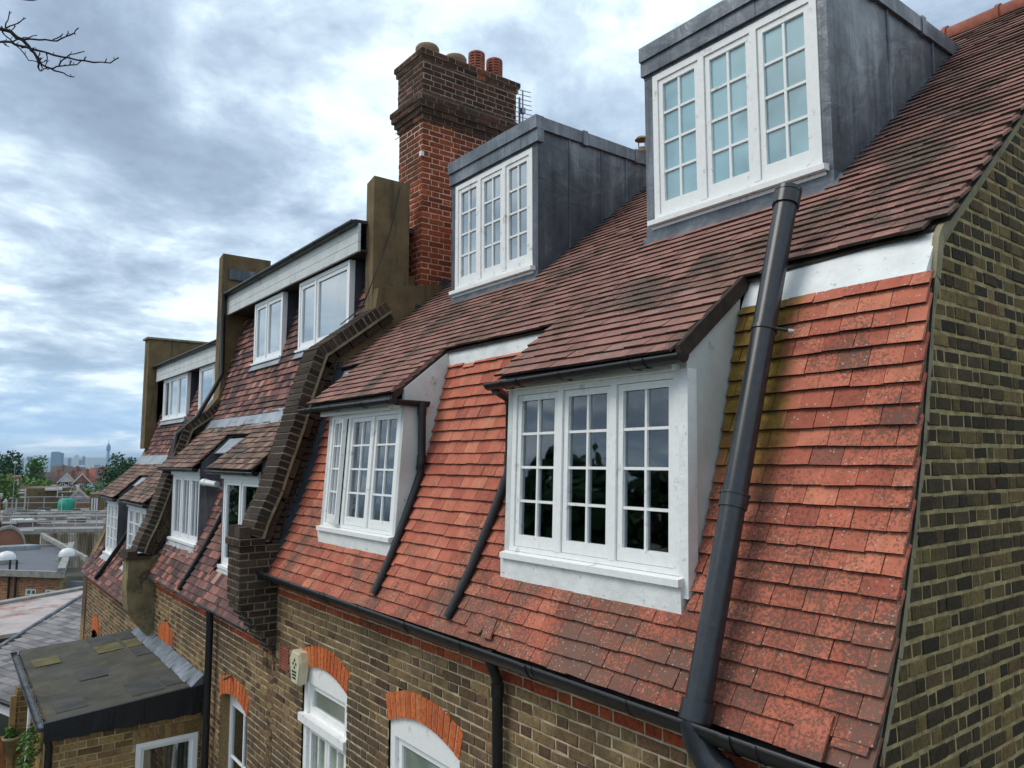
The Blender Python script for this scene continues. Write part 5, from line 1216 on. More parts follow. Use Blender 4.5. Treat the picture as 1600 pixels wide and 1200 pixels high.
# flat roofed brick block
t = thing('flat_roofed_building', BP(60, 70, -14), 'brown brick building with a dark grey flat roof, domed skylights and two small windows', 'building')
zr = -8.0
pts = [BP(4, 68, 0), BP(112, 64, 0), BP(124, 84, 0), BP(4, 84, 0)]
b = MB(); slab(b, pts, zr - .3, zr); b.build('roof', 'flat_grey', t)
def sw(mb, pa, pb, z0, z1, th=.3, m=0):
    d = (pb - pa); d.z = 0; d.normalize(); n = Vector((-d.y, d.x, 0)) * th
    mb.add([(pa.x, pa.y, z0), (pb.x, pb.y, z0), (pb.x + n.x, pb.y + n.y, z0), (pa.x + n.x, pa.y + n.y, z0), (pa.x, pa.y, z1), (pb.x, pb.y, z1), (pb.x + n.x, pb.y + n.y, z1), (pa.x + n.x, pa.y + n.y, z1)],
           [(0, 3, 2, 1), (4, 5, 6, 7), (0, 1, 5, 4), (1, 2, 6, 5), (2, 3, 7, 6), (3, 0, 4, 7)], m)
for q_ in ((pts[0], pts[1], zr - .32, zr + .12, -.35), (pts[1], pts[2], zr - .3, zr + .35, .5), (pts[3], pts[2], zr - .1, zr + .2, .4)):
    b = MB(); sw(b, *q_); b.build('parapet', 'coping_stone', t)
fa, fb = BP(6, 68.2, 0), BP(111, 64.2, 0); ud = (fb - fa); LL = ud.length; ud.normalize(); nf = Vector((ud.y, -ud.x, 0))
if nf.dot(-fa) < 0: nf = -nf
wn = [(LL * .44, LL * .60), (LL * .73, LL * .88)]
def ivF(z, u0, u1):
    iv = [(u0, u1)]
    if -10.08 < z < -9.27:
        for a, c in wn: iv = subtract(iv, a, c)
    return iv
b = MB(); bricks(b, fa, ud, nf, 0, LL, -13, -8.32, ivF, course=.11, sl=.33, hl=.16, jt=.018, dep=.012, backing=True); 
b.build('wall', ['brick_orange', 'mortar_chimney'], t)
for a, c in wn:
    f = MB()
    def fb_(s0, s1, z0, z1, o): 
        p0 = fa + ud * s0 + nf * o; p1 = fa + ud * s1 + nf * o; sw(f, p0, p1, z0, z1, .08)
    fb_(a, a + .10, -10.05, -9.25, -.05); fb_(c - .10, c, -10.05, -9.25, -.05); fb_(a + .1, c - .1, -9.35, -9.25, -.05); fb_(a + .1, c - .1, -10.07, -9.97, -.05)
    fb_((a + c) / 2 - .03, (a + c) / 2 + .03, -9.97, -9.35, -.06); fb_(a + .1, (a + c) / 2 - .03, -9.69, -9.63, -.06); fb_((a + c) / 2 + .03, c - .1, -9.69, -9.63, -.06)
    wf = f.build('window', 'paint_clean', t); f = MB(); fb_(a, c, -10.05, -9.3, -.14); f.build('pane', 'glass_dark', wf)
for u, d, r in ((20, 72, .68), (113, 72, .62)):
    f = MB(); c = BP(u, d, zr); f.box(c.x - r, c.x + r, c.y - r, c.y + r, zr, zr + .35); f.lathe(c, [(r * .95, .35), (r * .95, .5), (r * .85, .7), (r * .55, .9), (.01, 1.0)], 20, 1); f.build('skylight', ['coping_stone', 'dome_white'], t)
for s_ in (LL * .22, LL * .32): 
    f = MB(); p = fa + ud * s_ + nf * .14; f.tube([p + Vector((0, 0, -7.2)), p + Vector((0, 0, -13))], .075, 8); f.build('downpipe', 'black_iron', t)
f = MB(); f.tube([fb + Vector((0, 0, -8.3)) + nf * .1, fb + Vector((0, 0, -13)) + nf * .1], .22, 8); f.build('corner_post', 'stucco_pale', t)
f = MB(); sw(f, fb + ud * .3, fb + ud * 3.2, -12.6, -8.6, .3); f.build('side_screen', 'flat_grey', t)
# pitched side roof edge
f = MB(); f.hexa([BP(70, 86, -7.2), BP(142, 70, -8.0), BP(146, 70.5, -8.0), BP(74, 87, -7.2), BP(70, 86, -6.9), BP(142, 70, -7.6), BP(146, 70.5, -7.6), BP(74, 87, -6.9)]); f.build('coping', 'coping_stone', t)
# segmental brick gable
t = thing('curved_gable', BP(20, 86, -9), 'brick parapet gable with a rounded top and white coping behind the grey flat roof', 'gable')
c = BP(20, 85, 0); ax = BP(45, 85, 0) - c; rad = ax.length * 1.05; ax.normalize(); yv = Vector((ax.y, -ax.x, 0))
def arcprof(r0, h, n=16): return [(c + ax * (r0 * math.cos(math.pi * k / n)) + Vector((0, 0, -8.0 + h * math.sin(math.pi * k / n)))) for k in range(n + 1)]
f = MB(); A1 = arcprof(rad, 1.75); n = len(A1); f.add(A1 + [p - yv * .5 for p in A1], [list(range(n)), list(range(2 * n - 1, n - 1, -1))] + [(i, n + i, n + i + 1, i + 1) for i in range(n - 1)] + [(n - 1, 2 * n - 1, n, 0)]); f.build('brick_face', 'far_brick', t)
f = MB(); A2 = arcprof(rad * 1.10, 2.0); vs = [p + yv * .15 for p in A1] + [p + yv * .15 for p in A2] + [p - yv * .6 for p in A1] + [p - yv * .6 for p in A2]
f.add(vs, sum([[(i, i + 1, n + i + 1, n + i), (n + i, n + i + 1, 3 * n + i + 1, 3 * n + i), (2 * n + i, 3 * n + i, 3 * n + i + 1, 2 * n + i + 1), (i, 2 * n + i, 2 * n + i + 1, i + 1)] for i in range(n - 1)], [])); f.build('coping', 'coping_stone', t)
f = MB(); f.add([BP(-6, 84, -8), BP(52, 84, -8), BP(72, 82, -8), BP(-6, 82, -8), BP(-6, 84, -7.65), BP(52, 84, -7.65), BP(72, 82, -7.6), BP(-6, 82, -7.65)], [(0, 3, 2, 1), (4, 5, 6, 7), (0, 1, 5, 4), (1, 2, 6, 5), (2, 3, 7, 6), (3, 0, 4, 7)]); f.build('flashing', 'lead_pale', t)
# long flat roofs with railings
t = thing('railed_roof_building', BP(80, 120, -16), 'long low building with pale flat roofs and stained vertical cladding below', 'building')
f = MB(); slab(f, [BP(18, 112, 0), BP(185, 108, 0), BP(195, 160, 0), BP(0, 160, 0)], -8.95, -8.55); f.build('roof', 'flat_pale', t)
f = MB(); slab(f, [BP(60, 111, 0), BP(185, 107.5, 0), BP(185, 108.2, 0), BP(60, 111.6, 0)], -8.8, -8.35); 
f.build('parapet', 'coping_stone', t)
for d, h in ((121, .25), (132, .5), (141, .5), (149, .3)):
    f = MB(); slab(f, [BP(10, d, 0), BP(190, d - 6, 0), BP(190, d - 4.8, 0), BP(10, d + 1.2, 0)], -8.5, -8.5 + h); f.build('parapet', 'coping_stone', t)
    f = MB(); slab(f, [BP(8, d - 1.6, 0), BP(190, d - 7.6, 0), BP(190, d - 6.1, 0), BP(8, d - .1, 0)], -8.55, -8.5); f.build('roof_gully', 'far_slate', t)
for i in range(26):
    f = MB(); c = BP(U(30, 175), U(118, 155), 0); a_ = U(.3, 1.6); b_ = U(.3, .9); f.box(c.x - a_, c.x + a_, c.y - b_, c.y + b_, -8.55, -8.5 + U(.15, .6)); f.build('rooftop_unit', random.choice(['coping_stone', 'far_slate', 'flat_pale', 'dome_white', 'flat_grey']), t)
f = MB(); pa, pb = BP(70, 110.4, 0), BP(185, 107, 0)
nseg = 46
for i in range(nseg):
    p = pa.lerp(pb, i / nseg); q = pa.lerp(pb, (i + .5) / nseg); q2 = pa.lerp(pb, (i + 1) / nseg); dd = Vector((.16, 0, 0))
    f.add([(p.x, p.y, -13), (q.x + .2, q.y, -13), (q.x + .2, q.y, -8.8), (p.x, p.y, -8.8), (q2.x, q2.y, -13), (q2.x, q2.y, -8.8)], [(0, 1, 2, 3), (1, 4, 5, 2)])
f.build('cladding', 'cladding', t)
for u, d in ((48, 119), (125, 122), (78, 135)):
    f = MB(); c = BP(u, d, 0); f.box(c.x - 1, c.x + 1, c.y - 1.0, c.y + 1.0, -8.55, -8.0, 1); f.box(c.x - 1.1, c.x + 1.1, c.y - 1.1, c.y + 1.1, -8.0, -7.8, 0); f.build('roof_hatch', ['coping_stone', 'far_slate'], t)
def railing(pts, z, label, h=1.3, n=6, post=True):
    t = thing('railing', pts[0] + Vector((0, 0, z)), label, 'railing', 'guard rails on the flat roofs')
    for a, c in zip(pts, pts[1:]):
        f = MB()
        for hh in (h, h * .55): f.tube([a + Vector((0, 0, z + hh)), c + Vector((0, 0, z + hh))], .05, 6)
        f.build('rail', 'galvanised', t)
        for i in range(n): p = a.lerp(c, i / (n - 1)); bx('post', 'galvanised', t, p.x - .045, p.x + .045, p.y - .045, p.y + .045, z, z + h + .05)
railing([BP(24, 113, 0), BP(188, 109, 0)], -8.35, 'nearer galvanised guard rail along the pale flat roof edge', 1.6, 6)
railing([BP(-2, 158, 0), BP(195, 150, 0)], -8.4, 'farther galvanised guard rail in front of the big brown brick wall', 2.2, 9)
# brown brick wall with scaffold
t = thing('brick_building', BP(60, 170, -20), 'big plain brown brick wall behind the railings', 'building')
f = MB(); slab(f, [BP(22, 168, 0), BP(107, 168, 0), BP(112, 182, 0), BP(22, 182, 0)], -20, -5.1); f.build('wall', 'far_brown' if False else 'stucco', t)
f = MB(); slab(f, [BP(73, 166, 0), BP(100, 166, 0), BP(100, 168, 0), BP(73, 168, 0)], -5.5, -5.05); f.build('ledge', 'far_white', t)
f = MB(); slab(f, [BP(14, 172, 0), BP(34, 172, 0), BP(34, 180, 0), BP(14, 180, 0)], -20, -3.2); slab(f, [BP(13, 171, 0), BP(35, 171, 0), BP(35, 181, 0), BP(13, 181, 0)], -3.2, -2.9); f.build('stair_tower', 'far_brick', t)
t = thing('brick_stack', BP(0, 120, -18), 'orange brick stack at the left edge', 'chimney')
f = MB(); slab(f, [BP(-30, 118, 0), BP(6, 118, 0), BP(6, 124, 0), BP(-30, 124, 0)], -12, -4.8); f.build('stack', 'brick_orange', t)
f = MB(); slab(f, [BP(-30, 117, 0), BP(8, 117, 0), BP(8, 125, 0), BP(-30, 125, 0)], -4.8, -4.4); f.build('cap', 'coping_stone', t)
f = MB(); slab(f, [BP(-30, 119, 0), BP(1.5, 119, 0), BP(1.5, 122, 0), BP(-30, 122, 0)], -4.4, -2.2); f.build('upper_stack', 'brick_arch', t)
t = thing('scaffold', BP(30, 160, -12), 'grey tube scaffold tower against the brown wall', 'scaffold')
for u in (15, 30, 43):
    for d in (158, 163): p = BP(u, d, 0); f = MB(); f.tube([p + Vector((0, 0, -12)), p + Vector((0, 0, -3.2 if u < 35 else -5.0))], .12, 6); f.build('standard', 'galvanised', t)
for z in (-5.2, -6.4, -8.4, -10.0):
    for d in (158, 163): f = MB(); f.tube([BP(13, d, z), BP(44, d, z)], .11, 6); f.build('ledger', 'galvanised', t)
for z in (-8.55, -5.6): f = MB(); slab(f, [BP(13, 158, 0), BP(44, 158, 0), BP(44, 163, 0), BP(13, 163, 0)], z - .1, z); f.build('boards', 'timber_grey', t)
t = thing('wrapped_scaffold', BP(108, 150, -12), 'green sheeted scaffold hoist beside the brown wall', 'scaffold')
f = MB(); c = BP(107.5, 150, 0); f.lathe(c, [(1.25, -10.6), (1.30, -9.5), (1.22, -8.5), (1.32, -7.4), (1.25, -6.6), (.6, -6.3), (.01, -6.25)], 9); f.build('sheeting', 'tarp_green', t)
f = MB(); f.tube([c + Vector((2.0, -.9, -12)), c + Vector((2.0, -.9, -5.5))], .08, 6); f.tube([c + Vector((0.2, -1.4, -6.2)), c + Vector((.2, -1.4, -4.2))], .08, 6)
for z in (-5.2, -4.4): f.tube([BP(94, 149, z), BP(118, 149, z)], .07, 6)
f.build('tubes', 'galvanised', t)
# houses among trees
def gable_house(u, d, w_, h_, z, ridge, label, roofm='far_tile', wallm='far_brick', along=False, depth=8, white=True, win=2):
    """gable faces the viewer unless along is set"""
    c = BP(u, d, z); a = bear(u); fwd = Vector((-math.cos(a), math.sin(a), 0)); rt = Vector((fwd.y, -fwd.x, 0))
    if rt.dot(BP(u + 5, d, z) - c) < 0: rt = -rt
    t = thing('gabled_house', (c.x, c.y, z - 8), label, 'house', 'gabled brick houses among the trees')
    def X(mb, pts, fs, m=0): mb.add([c + rt * p[0] + fwd * p[1] + Vector((0, 0, p[2])) for p in pts], fs, m)
    hw = w_ / 2; f = MB()
    X(f, [(-hw, 0, -8), (hw, 0, -8), (hw, 0, h_), (-hw, 0, h_), (-hw, depth, -8), (hw, depth, -8), (hw, depth, h_), (-hw, depth, h_)], [(0, 1, 2, 3), (1, 5, 6, 2), (5, 4, 7, 6), (4, 0, 3, 7)])
    if not along: X(f, [(-hw, 0, h_), (hw, 0, h_), (0, 0, ridge), (-hw, depth, h_), (hw, depth, h_), (0, depth, ridge)], [(0, 1, 2), (5, 4, 3)])
    f.build('wall', wallm, t); f = MB()
    if along: X(f, [(-hw - .3, -.4, h_ - .2), (hw + .3, -.4, h_ - .2), (hw, depth / 2, ridge), (-hw, depth / 2, ridge), (-hw - .3, depth + .4, h_ - .2), (hw + .3, depth + .4, h_ - .2)], [(0, 1, 2, 3), (3, 2, 5, 4), (0, 3, 4), (1, 5, 2)])
    else: X(f, [(-hw - .4, -.3, h_ - .35), (0, -.3, ridge + .15), (hw + .4, -.3, h_ - .35), (-hw - .4, depth, h_ - .35), (0, depth, ridge + .15), (hw + .4, depth, h_ - .35)], [(0, 1, 4, 3), (1, 2, 5, 4)])
    f.build('roof', roofm, t)
    if white and not along:
        f = MB(); e = .45
        X(f, [(-hw - .4, -.36, h_ - .35), (0, -.36, ridge + .15), (hw + .4, -.36, h_ - .35), (-hw - .4 + e, -.36, h_ - .35 - .1), (0, -.36, ridge - .4), (hw + .4 - e, -.36, h_ - .35 - .1),
              (-hw - .4, -.22, h_ - .35), (0, -.22, ridge + .15), (hw + .4, -.22, h_ - .35), (-hw - .4 + e, -.22, h_ - .45), (0, -.22, ridge - .4), (hw + .4 - e, -.22, h_ - .45)], [(0, 3, 4, 1), (1, 4, 5, 2), (0, 1, 7, 6), (1, 2, 8, 7), (3, 9, 10, 4), (4, 10, 11, 5)])
        f.build('bargeboard', 'far_white', t)
    for i in range(win):
        x = (i - (win - 1) / 2) * w_ / (win + .3); f = MB()
        X(f, [(x - .75, -.12, h_ - 2.2), (x + .75, -.12, h_ - 2.2), (x + .75, -.12, h_ - .3), (x - .75, -.12, h_ - .3), (x - .75, .05, h_ - 2.2), (x + .75, .05, h_ - 2.2), (x + .75, .05, h_ - .3), (x - .75, .05, h_ - .3)], [(0, 1, 2, 3), (3, 2, 6, 7), (0, 3, 7, 4), (1, 5, 6, 2)])
        wf = f.build('window', 'far_white', t); f = MB()
        for s0, s1 in ((-.6, -.06), (.06, .6)): X(f, [(x + s0, -.15, h_ - 2.05), (x + s1, -.15, h_ - 2.05), (x + s1, -.15, h_ - .45), (x + s0, -.15, h_ - .45), (x + s0, -.1, h_ - 2.05), (x + s1, -.1, h_ - 2.05), (x + s1, -.1, h_ - .45), (x + s0, -.1, h_ - .45)], [(0, 1, 2, 3), (3, 2, 6, 7), (0, 3, 7, 4), (1, 5, 6, 2)])
        f.build('pane', 'far_window', wf)
    return t
gable_house(86, 345, 15, -9, 0, -4.4, 'long dark-roofed gabled house left of the other gables', 'far_slate', 'far_brick', True, 10, win=4)
gable_house(106, 335, 6, -8, 0, -4.6, 'white timbered gable with steep dark roof, middle of the far houses', 'far_slate', 'far_white', False, 10, win=2)
gable_house(130, 330, 6.5, -8.4, 0, -4.8, 'red brick gable with white bargeboards under an orange-red roof', 'far_tile', 'far_brick', False, 12, win=1)
gable_house(144, 350, 9, -8.5, 0, -4.2, 'orange-roofed house behind the red brick gable', 'far_tile', 'far_brick', True, 9, win=2)
gable_house(165, 320, 6, -6.3, 0, -2.8, 'brown brick house partly behind the dark round tree', 'far_slate', 'far_brick', True, 8, win=1)
gable_house(118, 420, 9, -6.2, 0, -3.0, 'flat brown-roofed block behind the white timbered gable', 'far_slate', 'far_brick', True, 9, win=2)
gable_house(98, 440, 9, -5.2, 0, -2.6, 'dark-roofed house far behind the long dark roof', 'far_slate', 'far_brick', True, 9, win=2)
gable_house(155, 380, 7, -6.0, 0, -3.0, 'red-roofed house behind the brown brick house', 'far_tile', 'far_brick', True, 9, win=1)
gable_house(126, 175, 5, -8.2, 0, -5.6, 'small pink-roofed house beside the green sheeting', 'far_tile', 'far_white', False, 9, win=1)
gable_house(137, 165, 5, -9.3, 0, -7.2, 'small dark-roofed outbuilding below the pink-roofed house', 'far_slate', 'far_brick', True, 5, win=0)
t = thing('brick_building', BP(152, 150, -16), 'small brown brick block with tall white windows beside the far dormer', 'building')
f = MB(); slab(f, [BP(144, 148, 0), BP(166, 148, 0), BP(168, 158, 0), BP(144, 158, 0)], -16, -5.6); f.build('wall', 'stucco', t)
for u in (147.5, 151.5, 155): f = MB(); slab(f, [BP(u - 1.2, 147.6, 0), BP(u + 1.2, 147.6, 0), BP(u + 1.2, 147.95, 0), BP(u - 1.2, 147.95, 0)], -8.4, -6.3); f.build('window', 'far_white', t)
t = thing('street_lamp', BP(24, 140, -12), 'pale tall lamp post among the left-hand trees', 'lamp post')
f = MB(); p = BP(24, 140, 0); f.tube([p + Vector((0, 0, -14)), p + Vector((0, 0, -.5))], .05, 6); f.build('post', 'grey_metal', t)
f = MB(); f.lathe(p + Vector((0, 0, -.5)), [(.1, 0), (.3, .12), (.34, .3), (.05, .42)], 10); f.build('lantern', 'far_white', t)

for k, (u, d, z, h) in enumerate(((92, 346, -4.6, 1.2), (115, 346, -5.0, 1.2), (137, 352, -4.6, 1.3), (161, 322, -3.4, 1.2), (122, 422, -3.8, 1.2), (100, 441, -3.4, 1.2))):
    f = MB(); c = BP(u, d, 0); f.box(c.x - .9, c.x + .9, c.y - .6, c.y + .6, z - 1.5, z + h); f.box(c.x - 1.05, c.x + 1.05, c.y - .75, c.y + .75, z + h - .4, z + h - .15)
    for e in (-.5, 0, .5): f.lathe((c.x + e, c.y, z + h), [(.16, 0), (.13, .5), (.01, .5)], 8)
    tag(f.build('chimney_stack', 'far_brick'), ('brick stack on the long dark roof', 'brick stack behind the white timbered gable', 'brick stack on the orange roof', 'brick stack on the brown brick house by the dark tree', 'brick stack on the flat brown-roofed block', 'brick stack on the house far behind the long dark roof')[k], 'chimney', 'chimney stacks of the far houses')
# trees
def tree(u, d, ztop, width, height, leaf, label, n=2600, size=.34, name='tree', grp='broadleaf trees beyond the roofs', lobes=14):
    c = BP(u, d, ztop - height * .5); zb = gz(math.hypot(c.x, c.y))
    t = thing(name, (c.x, c.y, zb), label, 'tree', grp)
    b = MB(); b.tube([(c.x, c.y, zb), (c.x + .2, c.y, (zb + c.z) / 2), (c.x, c.y + .2, c.z)], [width * .05, width * .035, width * .02], 8)
    for k in range(7):
        a = k * .9; e = Vector((math.cos(a) * width * .32, math.sin(a) * width * .32, height * U(.0, .3))); b.tube([(c.x, c.y, c.z - height * .25), c + e], [width * .018, width * .006], 6)
    b.build('trunk', 'trunk', t)
    b = MB(); cl = []
    for k in range(lobes):
        a = U(0, 6.28); rr = width * .5 * R() ** .5 * .72; zz = height * U(-.38, .34); sh = 1 - .5 * abs(zz) / (height * .5)
        cl.append((c + Vector((math.cos(a) * rr * sh, math.sin(a) * rr * sh, zz)), width * U(.17, .27)))
    for i in range(n):
        cc, rr = random.choice(cl); dd = Vector((random.gauss(0, 1), random.gauss(0, 1), random.gauss(0, 1))).normalized(); p = cc + dd * rr * (.55 + .5 * R())
        e = (dd + Vector((random.gauss(0, .7), random.gauss(0, .7), random.gauss(0, .7)))).normalized(); u_ = e.orthogonal().normalized(); v_ = e.cross(u_); s = size * U(.5, 1.3)
        b.add([p - u_ * s, p - v_ * s * .7, p + u_ * s, p + v_ * s * .7], [(0, 1, 2, 3)])
    b.build('crown', leaf, t)
    return t
def gz(r):  # ground height against distance from the viewpoint
    return interp(r, [0, 28, 70, 150, 350, 800, 2500, 9000, 14000, 17000, 26000], [-9.2, -9.8, -14, -20, -30, -60, -92, -95, -60, 30, 20])
tree(6, 205, 2.3, 9.5, 11, 'leaf_dark', 'tall dark tree at the left edge of the picture')
tree(57, 240, 1.3, 9.0, 12, 'leaf_mid', 'bushy mid-green tree left of the big blue tower block')
tree(194, 175, 1.8, 8.2, 12, 'leaf_dark', 'large dense dark tree right of the slim round tower', 5200, .26, lobes=22)
tree(176, 168, -1.2, 3.6, 8, 'leaf_dark', 'lower dark tree at the foot of the large dense tree', 1200, .26)
for x, y, w_, h_ in ((-20, -13, 8, 11), (-30, -14, 10, 13), (-42, -22, 12, 14), (-14, -20, 9, 12), (-50, -12, 11, 12)):
    _b = BP; BP = lambda u, d, z, x=x, y=y: Vector((x, y, z)); tree(0, 0, U(2.0, 3.6), w_, h_ + 2, 'leaf_dark', 'dark garden tree across the garden, mirrored in the panes', 4500, .32, grp='garden trees seen only as reflections'); BP = _b
def bush(u, d, z, w_, h_, leaf, label, n=700, size=.3):
    b = MB(); c = BP(u, d, z)
    for i in range(n):
        a = U(0, 6.28); r_ = R() ** .5; p = c + Vector((math.cos(a) * r_ * w_ / 2, math.sin(a) * r_ * w_ / 2, h_ * (U(0, 1) * (1 - .5 * r_ ** 2) - .5) + .3 * math.sin(p0x(i))))
        e = Vector((random.gauss(0, 1), random.gauss(0, 1), random.gauss(0, 1))).normalized(); u_ = e.orthogonal().normalized(); v_ = e.cross(u_); s = size * U(.5, 1.3)
        b.add([p - u_ * s, p - v_ * s * .7, p + u_ * s, p + v_ * s * .7], [(0, 1, 2, 3)])
    tag(b.build('bush', leaf), label, 'bush', 'bushes among the far houses')
def p0x(i): return i * .37
bush(6, 150, -4.0, 5, 4, 'leaf_light', 'yellow-green bush at the left edge below the dark tree')
bush(52, 190, -5.2, 8, 4, 'leaf_light', 'yellow-green bush behind the brown wall, below the mid-green tree')
bush(78, 210, -7.6, 9, 3, 'leaf_mid', 'low green hedge in front of the dark-roofed house')
bush(118, 205, -8.3, 13, 4.5, 'leaf_mid', 'broad green bush in front of the red brick gable', 1300)
bush(146, 200, -9.0, 8, 4, 'leaf_dark', 'dark bush right of the broad green bush')
bush(165, 230, -7.0, 9, 4, 'leaf_mid', 'green bush below the large dense dark tree')
bush(42, 320, -7.0, 16, 6, 'leaf_mid', 'far bush behind the mid-green tree', 900, .4)

# ------------------------------------------------------------------ city skyline
def tower(u0, u1, ztop, d, mat, label, name='tower_block', depth=40, cat='tower block', grp='tower blocks on the skyline', top=None):
    a, c = BP(u0, d, 0), BP(u1, d, 0); t = thing(name, ((a.x + c.x) / 2, (a.y + c.y) / 2, -92), label, cat, grp)
    f = MB(); fw_ = a.normalized() * depth; slab(f, [a, c, c + fw_, a + fw_], -95, ztop); f.build('tower_body', mat, t)
    if top:
        m_ = (a + c) / 2; w_ = (c - a) * top[0] / 2; f = MB(); slab(f, [m_ - w_, m_ + w_, m_ + w_ + fw_ * .6, m_ - w_ + fw_ * .6], ztop, ztop + top[1]); f.build('plant_room', 'tower_pale', t)
    return t
tower(79, 95, 42, 4400, 'storeys_blue', 'broad blue-glass tower block, the biggest on the skyline', depth=60, top=(.8, 4))
tower(95, 99.5, 40, 4430, 'storeys_blue', 'narrow side wing of the broad blue tower', depth=60)
tower(41.5, 50, 22, 4800, 'storeys_blue', 'dark blue tower seen above the pale glass blocks')
tower(30, 38, 0, 3600, 'storeys_blue', 'teal glass block nearest the left-hand tree', depth=30)
tower(38, 44, 3, 3700, 'storeys_pale', 'white and teal block beside the left-hand tree', depth=30)
tower(44, 50, -6, 3500, 'storeys_pale', 'low pale glass block left of the mid-green tree', depth=30)
tower(106, 111.5, 14, 4900, 'storeys_blue', 'slim dark tower right of the broad blue block', top=(.6, 4))
tower(115, 123.5, 25, 4600, 'storeys_pale', 'pale stepped tower left of the centre of the skyline', top=(.5, 4))
tower(123.5, 128, 4, 4500, 'storeys_blue', 'low blue slab between two taller towers')
tower(128.5, 133, 22, 4700, 'storeys_blue', 'slim blue tower with rounded top', top=(.5, 5))
tower(135, 147, 3, 4300, 'storeys_pale', 'wide pale block left of the slim round tower', depth=30)
tower(148, 158, -18, 3900, 'storeys_blue', 'low glass building at the foot of the slim round tower', depth=30)
tower(122, 133, -18, 3800, 'storeys_pale', 'white office block low in the middle of the skyline', depth=30)
tower(133, 142, -22, 3600, 'storeys_pale', 'second low white office block, right of the first', depth=30)
tower(88, 99, -14, 3700, 'tower_glass', 'low teal glass building with curved top before the broad tower', depth=30)
tower(100, 107, -20, 3700, 'storeys_brick', 'low pinkish block right of the broad tower', depth=30)
t = thing('communications_tower', BP(168.5, 5000, -92), 'slim round communications tower with a bulging head and mast', 'tower')
c = BP(168.5, 5000, 0)
f = MB(); f.lathe(c, [(9, -95), (9, 40), (6.5, 44), (6.5, 62)], 20); f.build('shaft', 'storeys_blue', t)
f = MB(); f.lathe(c, [(6.5, 54), (10.5, 60), (11.5, 66), (11.5, 84), (9, 88), (6, 90), (6, 96), (4, 98)], 20); f.build('head', 'tower_blue', t)
f = MB(); f.tube([c + Vector((0, 0, 96)), c + Vector((0, 0, 128))], [2.2, .8], 8); f.build('mast', 'tower_blue', t)
# the rest of the city, too many to count
f = MB()
for i in range(2600):
    d = 700 * (9) ** R(); u = U(-420, 320); c = BP(u, d, 0); g = gz(d); w_ = U(8, 26) * (1 if d < 2500 else 1.5); h_ = U(6, 15) + (U(0, 25) if R() < .10 else 0)
    a = U(0, 1.57); e = Vector((math.cos(a), math.sin(a), 0)) * w_ / 2; n = Vector((-e.y, e.x, 0)) * U(.4, 1)
    slab(f, [c - e - n, c + e - n, c + e + n, c - e + n], g - 3, g + h_, random.choice([0, 0, 1, 2, 3, 3]))
tag(f.build('city_sprawl', ['tower_pale', 'far_brick', 'storeys_pale', 'far_slate']), 'hazy mass of distant city rooftops down to the horizon', 'city', kind='stuff')
f = MB()
for i in range(2200):
    d = 380 * (12) ** R(); u = U(-420, 320); c = BP(u, d, 0); g = gz(d); w_ = U(5, 14)
    for k in range(3):
        p = c + Vector((U(-w_, w_), U(-w_, w_), g + U(2, 11))); f.add([p + Vector((-w_ * .5, 0, 0)), p + Vector((0, -w_ * .5, w_ * .2)), p + Vector((w_ * .5, 0, 0)), p + Vector((0, w_ * .5, 0)), p + Vector((0, 0, w_ * .5)), p + Vector((0, 0, -w_ * .5))], [(0, 1, 4), (1, 2, 4), (2, 3, 4), (3, 0, 4), (1, 0, 5), (2, 1, 5), (3, 2, 5), (0, 3, 5)])
tag(f.build('distant_trees', 'leaf_dark'), 'far tree tops scattered between the city roofs', 'trees', kind='stuff')

# ------------------------------------------------------------------ ground and hills
rs = [0, 12, 28, 45, 70, 110, 150, 240, 350, 550, 800, 1300, 2500, 5000, 9000, 12500, 14000, 15500, 17000, 20000, 26000]; NA = 96
vs = []; fs = []
for i, r in enumerate(rs):
    for k in range(NA):
        a = 2 * math.pi * k / NA; h = gz(r) + (0 if r < 9000 else (25 * math.sin(a * 7) + 14 * math.sin(a * 17 + 1)) * min(1, (r - 9000) / 6000)); vs.append((r * math.cos(a), r * math.sin(a), h))
for i in range(len(rs) - 1):
    for k in range(NA):
        if i == 0: fs.append((k, NA + k, NA + (k + 1) % NA)) 
        else: fs.append((i * NA + k, (i + 1) * NA + k, (i + 1) * NA + (k + 1) % NA, i * NA + (k + 1) % NA))
f = MB(); f.add(vs, fs); g = f.build('ground', 'ground_mat'); g['kind'] = 'structure'
f = MB(); f.hexa([(-16, -6, -9.15), (6, -6, -9.15), (6, 3.05, -9.15), (-16, 3.05, -9.15), (-16, -6, -9.05), (6, -6, -9.05), (6, 3.05, -9.05), (-16, 3.05, -9.05)]); g = f.build('paving', 'paving'); g['kind'] = 'structure'

